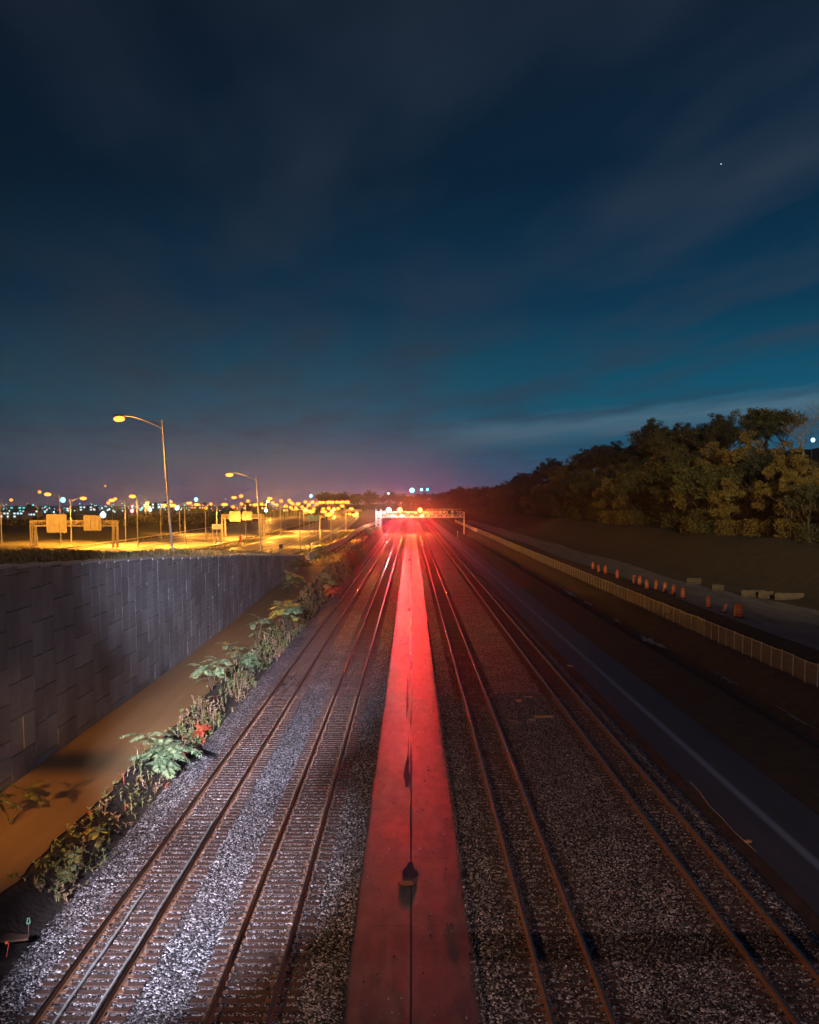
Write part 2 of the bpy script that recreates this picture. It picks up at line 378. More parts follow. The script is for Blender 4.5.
while y < 3800: ys.append(y); y += .8 + y * .014
ys += [6000]
vsl = [(x, y, gz_full(x, y)) for y in ys for x in xs]; nx = len(xs)
b = MB(); b.v = vsl
for j in range(len(ys) - 1):
    for i in range(nx - 1):
        a = j * nx + i; b.f.append((a, a + 1, a + 1 + nx, a + nx))
        xm = (xs[i] + xs[i + 1]) / 2
        b.m.append(1 if xm < -16.9 else 2 if xm > 42 else 0)
ground = b.build('ground', [M['soil'], M['grass'], M['grass_shade']], smooth=True); tag(ground, kind='structure')

# flat strips that follow the terrain
def strip(name, x0, x1, y0, y1, zf, mat, step=6, kind='structure', xf=None, label=None, thick=0):
    b = MB(); y = y0; rows = []
    while True:
        a, c = (x0(y) if callable(x0) else x0), (x1(y) if callable(x1) else x1)
        z = zf(y) if callable(zf) else zf
        rows.append(((a, y, z), (c, y, z)))
        if y >= y1: break
        y = min(y1, y + step * (1 + y * .01))
    for r in rows: b.v += list(r)
    for i in range(len(rows) - 1): b.f.append((2 * i, 2 * i + 1, 2 * i + 3, 2 * i + 2)); b.m.append(0)
    o = b.build(name, mat); 
    if kind: tag(o, kind=kind)
    return o
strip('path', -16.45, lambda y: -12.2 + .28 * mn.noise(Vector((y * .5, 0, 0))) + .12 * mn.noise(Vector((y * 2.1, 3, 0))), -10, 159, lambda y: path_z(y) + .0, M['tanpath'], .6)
b = MB(); b.box2((-1.67, -10, -.45), (1.71, 1150, -.10)); wk = b.build('walkway', M['walk']); tag(wk, kind='structure')
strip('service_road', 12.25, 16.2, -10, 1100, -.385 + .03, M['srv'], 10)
#strip('bluish_line', lambda y: 13.82 + .03 * math.sin(y * .2), 14.1, 20, 1100, -.351, M['paleline'], 6)
strip('construction_road', lambda y: 30.4 + .5 * math.sin(y * .05), lambda y: 38.2 + 4.5 * smooth(150, 70, y) + .7 * math.sin(y * .07), 30, 700, lambda y: 1.15 + .06, M['gravelroad'], 5)
for i, (a, c) in enumerate(((-76, -49), (-42, -25))):
    strip('highway', lambda y, a=a: a + hshift(y), lambda y, c=c: c + hshift(y) + (4 * smooth(230, 275, y) if c == -25 else 0), 60, 1400, HWZ, M['hwy'], 10)
    for q in ((a + .8, .2), (a + 6, 0), (a + 10.5, 0), (c - 4.5, .2)):
        strip('lane_marking', lambda y, q=q: q[0] + hshift(y), lambda y, q=q: q[0] + .25 + hshift(y), 60, 900, HWZ + .006, M['white'], 10)

# ------------------------------------------------------------------ ballast
def ballast_profile(X):
    z = np.full_like(X, -.215)
    z = np.where(X < -10.3, -.24 - (-10.3 - X) * .45, z)
    z = np.where(X > 11.3, -.24 - (X - 11.3) * .5, z)
    z = z - .05 * np.exp(-((X + 6.1) / .8) ** 2) + .03 * np.exp(-((np.abs(X) - 2.1) / .4) ** 2)
    return z
def grid_mesh(name, X, Y, Z, mat):
    ny, nx = X.shape
    co = np.stack([X, Y, Z], -1).reshape(-1, 3).astype(np.float32)
    idx = np.arange(ny * nx).reshape(ny, nx)
    q = np.stack([idx[:-1, :-1], idx[:-1, 1:], idx[1:, 1:], idx[1:, :-1]], -1).reshape(-1, 4)
    me = bpy.data.meshes.new(name); me.vertices.add(len(co)); me.vertices.foreach_set('co', co.ravel())
    me.loops.add(q.size); me.loops.foreach_set('vertex_index', q.ravel().astype(np.int32))
    me.polygons.add(len(q)); me.polygons.foreach_set('loop_start', np.arange(0, q.size, 4, dtype=np.int32)); me.polygons.foreach_set('loop_total', np.full(len(q), 4, dtype=np.int32))
    me.materials.append(mat); me.update(calc_edges=True); return me
yr = [21.0]
while yr[-1] < 70: yr.append(yr[-1] + max(.055, (yr[-1] / 22) ** 2 * .02))
while yr[-1] < 1120: yr.append(yr[-1] + yr[-1] * .02)
yr = np.array(yr)
for side in (0, 1):
    xr = np.arange(-11.6, -1.55, .055) if side == 0 else np.arange(1.6, 12.2, .055)
    X, Y = np.meshgrid(xr, yr)
    amp = np.where(Y < 45, .042, np.where(Y < 90, .03, .0))
    near = Y < 100
    Xj = X + np.where(near, RNG.uniform(-.016, .016, X.shape), 0)
    Z = ballast_profile(X) + RNG.uniform(-1, 1, X.shape) * amp
    if side == 0: me0 = grid_mesh('ballast', Xj, Y, Z, M['ballast'])
    else: me1 = grid_mesh('ballast', Xj, Y, Z, M['ballast'])
for me in (me0, me1):
    o = bpy.data.objects.new('ballast', me); C.objects.link(o); tag(o, kind='stuff')
    tag(o, 'grey crushed stone ballast under the two tracks ' + ('left' if me is me0 else 'right') + ' of the red walkway', 'gravel')

eb = MB(); rr_ = random.Random(4)
for i in range(2600):
    sd_ = rr_.choice((-1, 1)); y = 22 + 90 * rr_.random() ** 1.7; x = sd_ * (1.67 + rr_.gauss(0.02, .035)) if rr_.random() < .93 else rr_.uniform(-1.5, 1.5)
    s_ = rr_.uniform(.018, .042); q = [Vector((rr_.uniform(-1, 1), rr_.uniform(-1, 1), rr_.uniform(-.2, 1))).normalized() * s_ for _ in range(2)]
    vs = [Vector((x, y, -.095)) + Vector((math.cos(k * 1.571 + i) * s_ * rr_.uniform(.7, 1.3), math.sin(k * 1.571 + i) * s_ * rr_.uniform(.7, 1.3), -.01)) for k in range(4)]
    vs += [Vector((x, y, -.095)) + Vector((math.cos(k * 1.571 + i + .5) * s_ * .7, math.sin(k * 1.571 + i + .5) * s_ * .7, s_ * rr_.uniform(.8, 1.4))) for k in range(4)]
    eb.add(vs, [(4, 5, 6, 7), (0, 1, 5, 4), (1, 2, 6, 5), (2, 3, 7, 6), (3, 0, 4, 7)])
tag(eb.build('loose_stones', M['ballast']), 'loose ballast stones spilled along both edges of the red walkway', 'gravel', kind='stuff')
# ------------------------------------------------------------------ tracks
def rail_profile(cx):
    hw, bw = .036, .075
    return [(cx - bw, -.165), (cx + bw, -.165), (cx + bw, -.150), (cx + .012, -.132), (cx + .012, -.045), (cx + hw, -.034), (cx + hw, -.004), (cx + hw - .008, 0),
            (cx - hw + .008, 0), (cx - hw, -.004), (cx - hw, -.034), (cx - .012, -.045), (cx - .012, -.132), (cx - bw, -.150)]
sl_meshes = []
for k in range(5):
    b = MB(); j = lambda s=.012: random.uniform(-s, s)
    vs = []
    for z in (-.17, .0):
        for x, y in ((-1.3, -.115), (1.3, -.115), (1.3, .115), (-1.3, .115)): vs.append((x + j(.04), y + j(), z + (j(.006))))
    b.add(vs, [(0, 3, 2, 1), (4, 5, 6, 7), (0, 1, 5, 4), (1, 2, 6, 5), (2, 3, 7, 6), (3, 0, 4, 7)])
    b.mi = 1
    for sx in (-.7175, .7175):
        b.box((sx, 0, .0), (.36, .18, .03))
        for q in (-.14, .14): b.box((sx + q, .05, .025), (.04, .04, .04))
    me = bpy.data.meshes.new('sleeper'); me.from_pydata(b.v, [], b.f); me.materials.append(M['sleeper']); me.materials.append(M['rail']); me.polygons.foreach_set('material_index', b.m); me.update(); sl_meshes.append(me)
TR = [(-8.12, 'leftmost railway track, rusty rails on brown sleepers, nearest the weeds'), (-4.08, 'railway track just left of the red concrete walkway'),
      (4.03, 'railway track just right of the red concrete walkway'), (9.74, 'rightmost railway track, beside the dark service road')]
def sleeper_z(tx): return -.168
for tx, lab in TR:
    root = empty('railway_track', (tx, 22, -.2)); tag(root, lab, 'railway track', 'parallel railway tracks')
    for sx in (-.7175, .7175):
        me = bpy.data.meshes.new('rail'); b = MB(); pr = rail_profile(sx)
        y = -22
        b.mi = 0; b.extr([(x, z + .2) for x, z in pr], (-15, 1090))
        n = len(pr)
        r = b.build('rail', [M['rail'], M['railtop']], root)
        r.data.polygons.foreach_set('material_index', [1 if i in (6, 7, 8) else 0 for i in range(n + 2)])
    y = 1.0 - 22 + 21.2; k = 0; sp = .47; far = MB()
    while y < 700:
        yy = y + random.uniform(-.03, .03)
        if k < 100:
            o = bpy.data.objects.new('sleeper', random.choice(sl_meshes)); C.objects.link(o); o.parent = root
            o.location = (random.uniform(-.05, .05), yy, .2 - (.186 if tx < 0 else .200) + random.uniform(-.012, .004)); o.rotation_euler = (0, random.uniform(-.004, .004), random.uniform(-.012, .012)); reg(root, o)
        else:
            far.box((random.uniform(-.05, .05), yy, .2 - .275), (2.6, .23, .17))
        k += 1; y += sp
    o = far.build('sleeper', M['sleeper'], root); o['kind'] = 'stuff'; tag(o, 'many far sleepers of this track')
for x0, w, y1, lab in ((-8.37, .035, 34, 'thin pale cable lying lengthwise between the rails of the leftmost track'), (-7.56, .03, 42, 'pale cable hugging the inner side of the leftmost track\'s right rail')):  # pale lines along the track, built as thin tubes
    b = MB(); pts = []; y = 20.0
    while y < y1: pts.append((x0 + .012 * math.sin(y * .9), y, -.12 + .01 * math.sin(y * 3))); y += .5
    b.tube(pts, w, 6); tag(b.build('streak', M['streak']), lab, 'streak')

# walkway joint, wet patches, manholes
b = MB(); y = 21.0; L = []; 
while y < 420:
    L.append((.0 + .025 * mn.noise(Vector((0, y * .35, 0))), .02 + .09 * abs(mn.noise(Vector((4, y * .09, 0)))) + (.03 if y > 60 else 0), y)); y += .4 + y * .004
for x, w, y in L: b.v += [(x - w, y, -.096), (x + w, y, -.096)]
for i in range(len(L) - 1): b.f.append((2 * i, 2 * i + 1, 2 * i + 3, 2 * i + 2)); b.m.append(0)
tag(b.build('walkway_joint', M['joint']), kind='structure')
def blotch(px, py, w, d, seed, z=-.092):
    p = hit_z(px, py, z); rr = random.Random(seed); n = 40; b = MB(); vs = [(p.x, p.y, z)]
    for k in range(n):
        a = 2 * math.pi * k / n; r = 1 + .6 * mn.noise(Vector((math.cos(a) * 1.1 + seed * 3.3, math.sin(a) * 1.1, 0))) + rr.uniform(-.03, .03)
        ta = 1 - .72 * max(0, math.sin(a)); vs.append((p.x + w * r * math.cos(a) * ta, p.y + d * r * math.sin(a) * (1 + max(0, math.sin(a)) * 1.2), z))
    b.add(vs, [(0, 1 + k, 1 + (k + 1) % n) for k in range(n)])
    tag(b.build('puddle', M['wet']), kind='structure')
for q in ((411, 872, .28, .5, 1), (407, 777, .13, 1.8, 2), (408, 760, .06, 3.0, 9), (409, 610, .22, 1.6, 3), (409.5, 560, .28, 4, 4), (407, 700, .07, 6, 6), (402, 640, .3, 2.4, 7)):
    blotch(*q)
M['silt'] = noisy('silty_water', (.07, .07, .08), (.14, .14, .16), 2, .3, .004)
for px, py, w, d, sd in ((570, 594, .3, 7, 11), (588, 604, .2, 3, 16), (648, 641, .45, 3, 12), (661, 647, .3, 2, 17), (722, 676, .3, 2.2, 13), (733, 683, .4, 1.6, 18), (784, 710, .3, 2.2, 14), (800, 722, .2, 2, 19), (618, 622, .2, 2, 15)):
    z = -.95; p = hit_z(px, py, z); b = MB(); vs = [(p.x, p.y, z + .12)]
    for k in range(30):
        a = 2 * math.pi * k / 30; q = 1 + 1.1 * mn.noise(Vector((math.cos(a) * 2.1 + sd, math.sin(a) * 2.1, 0))); vs.append((p.x + w * q * math.cos(a), p.y + d * q * math.sin(a), z + .12))
    b.add(vs, [(0, 1 + k, 1 + (k + 1) % 30) for k in range(30)]); tag(b.build('ditch_water', M['silt']), kind='structure')
def manhole(px, py, lab, r=.3):
    p = hit_z(px, py, -.1); b = MB(); b.lathe([(r, -.1), (r, .014), (r * .9, .02)], 24); root = b.build('manhole_cover', M['dark']); root.location = p
    b = MB(); b.lathe([(r * .8, .0), (r * .78, .026)], 24)
    for k in range(4): b.box((0, (k - 1.5) * r * .35, .03), (r * 1.1, .03, .014))
    b.build('lid', M['rail'], root); tag(root, lab, 'manhole cover', 'manhole covers along the walkway')
manhole(407, 884, 'round dark manhole cover nearest the viewer on the walkway')
manhole(409, 597, 'round manhole cover farther along the red walkway, above the bright wet patch')
manhole(410.3, 561, 'farthest round manhole cover near the end of the red walkway')

# ------------------------------------------------------------------ retaining wall
wall = empty('retaining_wall', (-16.5, 20, 0)); tag(wall, 'tall dark concrete panel retaining wall with a stepped top left of the tracks', 'wall')
pb = MB(); bk = MB(); cp = MB()
seg = 3.0; y = 22.0
y_end = 168
row = 1.5; k = 0
while y < y_end:
    y2 = min(y + seg, y_end); tz = wall_z((y + y2) / 2); bz = path_z(y) - .4
    bk.box2((-.45, y - 20, bz), (-.05, y2 - 20, tz - .12))
    cp.box2((-.42, y - 20 + .01, tz - .12), (.09, y2 - 20 - .01, tz))
    for half in (0, 1):
        ya = y + half * 1.5; off = .75 if (k + half) % 2 else 0
        if ya >= y2: continue
        z = bz - off
        while z < tz - .12:
            z2 = min(z + row, tz - .13); z1 = max(z, bz)
            if z2 - z1 > .1:
                dp = random.uniform(-.006, .006)
                pb.box2((-.06, ya - 20 + .02, z1 + .022), (.03 + dp, ya + 1.5 - 20 - .02, z2 - .022))
            z += row
    y = y2; k += 1
bk.build('backing', M['joint_dark'], wall); pb.build('panels', M['panel'], wall); cp.build('coping', M['coping'], wall)
#b = MB(); b.box2((-.1, 44.1 - 20, 0), (.10, 44.5 - 20, wall_z(44) - .2)); b.build('pilaster', M['panel'], wall)
# low concrete barrier that carries on beyond the wall
b = MB(); pts = []
y = 178.0
while y < 620: pts.append((-16.6 + .9 * math.sin((y - 178) * .022) * smooth(178, 220, y), y, gz(-16, y) + .0)); y += 8
for i in range(len(pts) - 1):
    a, c = Vector(pts[i]), Vector(pts[i + 1]); prof = [(-.3, -.3), (.3, -.3), (.3, .1), (.12, .35), (.1, 1.15), (-.1, 1.15), (-.12, .35), (-.3, .1)]
    n = len(prof); b.add([(a.x + x, a.y, a.z + z) for x, z in prof] + [(c.x + x, c.y - .06, c.z + z) for x, z in prof], [(k, (k + 1) % n, (k + 1) % n + n, k + n) for k in range(n)] + [tuple(range(n))[::-1], tuple(range(n, 2 * n))])
tag(b.build('concrete_barrier', M['barrier']), 'long pale concrete barrier curving between the highway verge and the tracks', 'barrier')

# ------------------------------------------------------------------ street lamps
def lamp_parts(root, H, arm, head=.34, mat='sodium', power=0, col=SODIUM, ang=0, base=True):
    b = MB(); b.tube([(0, 0, 0), (0, 0, H * .5), (0, 0, H)], [.13, .1, .07], 8)
    if base: b.lathe([(.2, 0), (.2, .4), (.14, .45)], 8)
    b.build('pole', M['galv'], root)
    ca, sa = math.cos(ang), math.sin(ang)
    b = MB(); pts = []
    for i in range(9):
        t = i / 8; r = arm * t; pts.append((ca * r, sa * r, H - .9 + 1.45 * math.sin(t * math.pi / 2)))
    b.tube(pts, [.05] * 9, 6); b.tube([(0, 0, H - .2), (pts[4][0], pts[4][1], pts[4][2] - .03)], .025, 5); b.build('arm', M['galv'], root)
    hx, hy, hz = pts[-1]; e = Vector((ca, sa, 0))
    b = MB(); rot = Matrix.Rotation(ang, 3, 'Z')
    vs = []
    for x, w, z in ((-.35, .1, 0), (-.1, .2, .09), (.35, .22, .1), (.62, .12, .02)):
        for yy, zz in ((-w, -.04), (w, -.04), (w * .6, z + .03), (-w * .6, z + .03)): vs.append(rot @ Vector((x, yy, zz)) + Vector((hx, hy, hz)))
    fs = [(0, 3, 2, 1), (12, 13, 14, 15)]
    for i in range(3):
        for k in range(4): a = i * 4 + k; c = i * 4 + (k + 1) % 4; fs.append((a, c, c + 4, a + 4))
    b.add(vs, fs); lh = b.build('luminaire', M['dark'], root)
    b = MB(); b.ball((hx + ca * .15, hy + sa * .15, hz - .05 - head * .45), head, (1.1, 1.1, .55), 12, 8); b.build('lens', M[mat], lh, smooth=True)
    if power:
        for typ, e_ in (('SPOT', power * .9), ('POINT', power * .17)):
            ld = bpy.data.lights.new('lamp_light', typ); ld.energy = e_; ld.color = col; ld.shadow_soft_size = head
            if typ == 'SPOT': ld.spot_size = R(140); ld.spot_blend = .5
            lo = bpy.data.objects.new('lamp_light', ld); C.objects.link(lo); lo.parent = root; lo.location = (hx + ca * .15, hy + sa * .15, hz - .3 - head * 1.6)
def street_lamp(x, y, z, H, arm, label, ang=math.pi, head=.34, mat='sodium', power=0, group='sodium street lamps along the highway', col=SODIUM, tilt=0):
    r = empty('street_lamp', (x, y, z)); r.rotation_euler = (0, tilt, 0); tag(r, label, 'street lamp', group); lamp_parts(r, H, arm, head, mat, power, col, ang); return r
p = hit_z(172, 549, top_z(107)); street_lamp(-23.2, 107, top_z(107) - .1, 12.7, 3.95, 'tallest street lamp at the far left, curved arm and glowing sodium head above the wall', head=.50, power=26000, tilt=-.055)
street_lamp(-24.2, 178, top_z(178) - .1, 12.4, 4.1, 'second largest street lamp, curved arm to the left, standing behind the wall\'s low end', head=.55, power=60000, tilt=-.055)
LAMPS = [  # base px, base py, top py, arm length (m, sign = side), light power
    (2, 546, 499, -3, 0), (61, 547, 495, -3, 6000), (71.5, 546, 499, 3.0, 9000), (126, 543.6, 501, -3.6, 8000), (138, 547, 497, -1, 6000),
    (161, 539, 506, 1, 0), (180, 534, 503.5, 3, 6000), (185.5, 546, 506, -3, 6000), (206, 540, 505, -2.5, 0), (217, 543, 505, 2, 6000), (246, 538, 498, -3.5, 7000),
    (281, 536, 499, -3.5, 9000), (286, 529, 503, 2, 0), (300, 549, 512, 2.5, 0), (304, 531, 504, -2, 7000), (320, 547, 515, 2, 7000), (331, 540, 512, -2, 0), (346, 531, 509, 2, 8000)]
for i, (px, py, ty, arm, pw) in enumerate(LAMPS):
    p = hit_z(px, py, HWZ); H = (py - ty) * p.y / F
    street_lamp(p.x, p.y, HWZ - .1, H, abs(arm), ordn(i) + ' street lamp from the left among the lit lamps standing along the highway', ang=(0.25 if arm > 0 else math.pi - .25), head=.75 if px < 320 else .8, power=pw * 9, mat='sodium')
# far amber lamps: rows beyond the interchange
FAR = [(37, 492), (8, 500), (106, 503), (112, 499), (146, 507), (145, 503), (188, 503), (168, 502), (204, 508), (208, 504), (231, 507), (238, 496), (239, 504), (246, 501), (252, 505), (259, 504), (266, 501), (270, 503), (274, 505),
       (279, 501), (283, 506), (287, 500.6), (291, 504), (296, 504), (300, 507), (303, 502), (307, 505), (311, 502), (315, 504), (318, 502.5), (321, 502.5), (325, 502.5), (328, 502.2), (331, 502.4), (335, 502.2), (338, 502.5), (341, 502), (344, 502.3), (346, 502),
       (304, 509), (312, 509), (321, 509), (327, 508.5), (332, 509), (336, 508.5), (294, 509), (288, 508), (340, 506), (348, 514), (352, 515), (355, 513), (345, 518), (338, 517)]
FAR.sort()
proto = None; dists = []
for i, (px, py) in enumerate(FAR):
    Y = 520 + (i * 37 % 11) * 28 if py > 490 else 480
    if px > 290: Y = 700 + (i * 53 % 9) * 40
    if py > 511: Y = 900
    p = at_y(px, py, Y); g0 = HWZ if py > 511 else gz_full(p.x, Y)
    H = max(4.5, p.z - g0)
    r = empty('street_lamp', (p.x, Y, p.z - H)); 
    b = MB(); b.tube([(0, 0, 0), (0, 0, H)], [.14, .09], 5); b.tube([(0, 0, H), (.8, 0, H + .2), (1.5, 0, H + .25)], .07, 4); b.build('pole', M['galv'], r)
    b = MB(); s_ = .85 * Y / 520; b.ball((1.5, 0, H), s_, (1, 1, .8), 10, 6); b.build('lens', M['sodium_far'], r)
    big = i in (3, 11, 16)
    tag(r, ordn(i) + ' small distant amber lamp from the left in the band of city street lights', 'street lamp', 'distant amber street lamps')
    if i % 12 == 4:
        ld = bpy.data.lights.new('lamp_light', 'POINT'); ld.energy = 90000; ld.color = SODIUM; ld.shadow_soft_size = 1.0
        lo = bpy.data.objects.new('lamp_light', ld); C.objects.link(lo); lo.parent = r; lo.location = (1.5, -1, H - 2.2)
for px, py, mt, s_, lab, Y in ((103, 515, 'cool', 1.1, 'bright white floodlight in front of the city, by the right sign of the big gantry', 420), (177, 508, 'cool', .9, 'bluish white floodlight near the middle of the city lights', 500), (266, 510.5, 'cool', .8, 'small bluish white floodlight right of the second tall street lamp', 560),
                               (150, 509.5, 'cool', .85, 'bluish lamp left of the tallest lamp\'s pole on the skyline', 620), (63, 500, 'teal', 1.5, 'teal light above the left gantry sign', 700), (196, 499.5, 'teal', 1.1, 'round teal traffic light above the city skyline', 700), (132, 511, 'redl', .9, 'red light left of the tallest lamp\'s pole', 600),
                               (311, 496, 'teal', 1.4, 'pale blue light on the skyline above the row of amber lamps', 1200), (105, 486, 'sodium_far', .45, 'small orange light high above the highway sign gantry', 600)):
    p = at_y(px, py, Y); g0 = gz_full(p.x, Y); r = empty('floodlight', (p.x, Y, g0)); H = p.z - g0
    b = MB(); b.tube([(0, 0, 0), (0, 0, H - .3)], [.16, .1], 5); b.box((0, .4, H), (1.2, .5, .9)); b.build('mast', M['galv'], r)
    b = MB(); b.ball((0, 0, H), s_, (1, .5, 1), 10, 6); b.build('lens', M[mt], r); tag(r, lab, 'floodlight')

# ------------------------------------------------------------------ highway furniture
def truss(b, x0, x1, z0, z1, y, n, w=.14, dep=1.0):
    for z in (z0, z1):
        for yy in (y, y + dep): b.box2((x0, yy - w / 2, z - w / 2), (x1, yy + w / 2, z + w / 2))
    for i in range(n):
        xa = x0 + (x1 - x0) * i / n; xb = x0 + (x1 - x0) * (i + 1) / n
        for yy in (y, y + dep):
            p, q = ((xa, yy, z0), (xb, yy, z1)) if i % 2 else ((xa, yy, z1), (xb, yy, z0))
            b.tube([p, q], w * .4, 4); b.tube([(xa, yy, z0), (xa, yy, z1)], w * .35, 4)
def sign_gantry(pxl, pxr, ytop, ybot, ybase, signs, label, zbase=HWZ):
    pc = hit_z((pxl + pxr) / 2, ybase, zbase); Y = pc.y; k = Y / F
    r = empty('sign_gantry', (pc.x, Y, zbase - .05)); tag(r, label, 'sign gantry', 'overhead sign gantries on the highway')
    hw = (pxr - pxl) / 2 * k; zt = CAMZ - (ytop - HY) * k - zbase; zb = CAMZ - (ybot - HY) * k - zbase
    b = MB(); truss(b, -hw, hw, zb, zt, 0, 18, .22, 1.2); b.build('truss', M['signback'], r)
    for sx in (-1, 1):
        b = MB()
        for dx in (0, 1.1): 
            for yy in (0, 1.2): b.tube([(sx * (hw - dx), yy, 0), (sx * (hw - dx * .8), yy, zt)], .16, 6)
        for q in range(6): b.tube([(sx * hw, 0, zt * q / 6), (sx * (hw - 1.1), 0, zt * (q + 1) / 6)], .06, 4)
        b.build('leg', M['signback'], r)
    for (a, c, t_, u) in signs:
        xa, xb = (a - (pxl + pxr) / 2) * k, (c - (pxl + pxr) / 2) * k; z1 = CAMZ - (t_ - HY) * k - zbase; z0 = CAMZ - (u - HY) * k - zbase
        b = MB(); b.box2((xa, -.5, z0), (xb, -.42, z1))
        n = 3
        for q in range(n + 1): zz = z0 + (z1 - z0) * (q + .5) / (n + 1); b.box2((xa + .1, -.56, zz - .06), (xb - .1, -.5, zz + .06))
        for q in range(4): xx = xa + (xb - xa) * (q + .5) / 4; b.box2((xx - .06, -.62, z0 - .2), (xx + .06, -.56, z1 + .1))
        b.build('sign_panel', M['signback'], r)
sign_gantry(31, 117, 520.5, 525.5, 548, [(48, 68, 514, 532), (85, 102.5, 515, 530)], 'big overhead sign gantry at the far left showing the backs of two square panels')
sign_gantry(222, 264, 514.5, 518, 537, [(230, 241, 511, 521), (243, 252.5, 511.5, 519.5)], 'smaller overhead sign gantry left of the second tall street lamp')
def post_sign(px, py0, px0, px1, yt, yb, mat, lab, name='road_sign', n=1, zb=HWZ):
    p = hit_z(px, py0, zb); k = p.y / F; r = empty(name, p); tag(r, lab, 'road sign')
    b = MB(); zt = CAMZ - (yt - HY) * k - zb; z0 = CAMZ - (yb - HY) * k - zb
    for dx in ((px0 + 1 - px) * k, (px1 - 1 - px) * k): b.tube([(dx, .1, 0), (dx, .1, zt)], .08, 5)
    b.build('post', M['galv'], r)
    b = MB()
    w = (px1 - px0) * k / n
    for i in range(n): b.box2(((px0 - px) * k + i * w + .05, -.03, z0), ((px0 - px) * k + (i + 1) * w - .05, .03, zt))
    b.build('panel', M[mat], r)
post_sign(314, 535, 308.5, 314, 515, 520.5, 'signblue', 'left one of the pair of blue road signs above the highway')
post_sign(317.5, 535, 315, 320.5, 515, 520.5, 'signblue', 'right one of the pair of blue road signs above the highway')
post_sign(330, 528, 327.5, 332.5, 515, 520, 'signyel', 'yellow road sign right of the blue pair')
post_sign(217, 545, 212, 222, 524, 529, 'white', 'white board sign on two posts in front of the highway')
post_sign(241, 546, 239.5, 242, 535, 542, 'redp', 'small red and white marker sign on the highway edge')
post_sign(281, 549, 279, 283, 544, 548, 'dark', 'small dark square sign by the highway edge')
# guard rails
def guard_rail(xo, y0, y1, lab, mat='galv'):
    r = empty('guard_rail', (xo + hshift(y0), y0, HWZ)); tag(r, lab, 'guard rail', 'guard rails along the highway')
    pb = MB(); rb = MB(); y = y0; prev = None; n = 0
    while y < y1:
        x = xo + hshift(y) - (xo + hshift(y0)); pb = MB(); pb.box((x, y - y0, .35), (.15, .15, .8)); pb.build('post', M[mat], r)
        if prev: rb.tube([prev, (x - .1, y - y0, .62)], .15, 5)
        prev = (x - .1, y - y0, .62); y += 6 + n * .35; n += 1
    rb.build('beam', M['signback'], r)
guard_rail(-76.6, 180, 800, 'guard rail along the far side of the highway')
guard_rail(-45.5, 200, 900, 'guard rail in the grassy highway median')
guard_rail(-24.4, 270, 900, 'guard rail on the near right edge of the highway')
# amber barrels along the far edge of the highway
def drum_mesh():
    b = MB(); b.mi = 0
    prof = [(.29, .08), (.285, .3), (.27, .31), (.265, .52), (.255, .53), (.245, .74), (.235, .75), (.225, .93), (.2, .97), (.12, 1.0)]
    b.lathe(prof, 14); b.mi = 2; b.lathe([(.4, 0), (.4, .08), (.31, .1)], 14)
    b.mi = 1; b.lathe([(.281, .33), (.273, .5)], 14); b.lathe([(.262, .56), (.254, .72)], 14)
    b.mi = 0; b.box((0, 0, 1.04), (.2, .04, .1))
    me = bpy.data.meshes.new('barrel'); me.from_pydata(b.v, [], b.f)
    for m in ('orange', 'reflect', 'rubber'): me.materials.append(M[m])
    me.polygons.foreach_set('material_index', b.m); me.update(); return me
def barrel_parts():
    r = empty('traffic_barrel', (0, 0, 0))
    b = MB(); b.lathe([(.29, .08), (.29, .3), (.28, .31), (.28, .52), (.27, .53), (.27, .74), (.26, .75), (.255, .95), (.2, .99), (.12, 1.0)], 14); b.box((0, 0, 1.05), (.2, .04, .1)); b.build('drum', M['orange'], r)
    b = MB(); b.lathe([(.42, 0), (.42, .08), (.31, .1)], 14); b.build('base', M['rubber'], r)
    for z0, z1, q in ((.33, .5, .291), (.56, .72, .281)):
        b = MB(); b.lathe([(q, z0), (q - .01, z1)], 14); b.build('reflective_band', M['reflect'], r)
    return r
BAR = [(592.8, 569.4), (598.6, 571.8), (605.4, 573.5), (617.3, 578), (634.4, 584), (639.5, 585.7), (646.6, 588.8), (656.2, 590.2), (665, 592.6), (673.6, 595.6), (682.8, 598.8), (708.3, 608), (736.3, 617.5), (740.3, 617.9)]
proto = barrel_parts()
for i, (px, py) in enumerate(BAR):
    o = proto if i == 0 else copy_tree(proto)
    p = hit_z(px, py, 1.2); o.location = (p.x, p.y, gz(p.x, p.y) - .02 if p.x < 30 else 1.21); o.rotation_euler = (random.uniform(-.03, .03), random.uniform(-.03, .03), random.uniform(0, 6)); o.scale = (.78, .78, 1.2)
    lab = ordn(i) + ' orange traffic barrel counted from the far end of the row beyond the fence'
    if i == 12: lab = 'left one of the two orange barrels standing together, nearest end of the row'
    if i == 13: lab = 'right one of the two orange barrels standing together, nearest end of the row'
    if i == 11: lab = 'lone orange and yellow barrel between the long row and the leaning panel'
    tag(o, lab, 'traffic barrel', 'orange traffic barrels along the gravel road')
p = hit_z(723, 612.5, 1.2); r = empty('barricade_panel', (p.x, p.y, 1.2), .1); tag(r, 'narrow striped panel leaning over beside the pair of barrels', 'barricade')
rot = Matrix.Rotation(R(22), 3, 'Y'); b = MB(); b.box(rot @ Vector((0, 0, .5)), (.28, .04, .95), rot); b.build('panel', M['orange'], r)
b = MB()
for q in (.25, .5, .75): b.box(rot @ Vector((0, -.022, q)), (.27, .008, .09), rot)
b.build('stripe', M['white'], r); b = MB(); b.box((0, 0, .04), (.6, .4, .08)); b.build('base', M['rubber'], r)
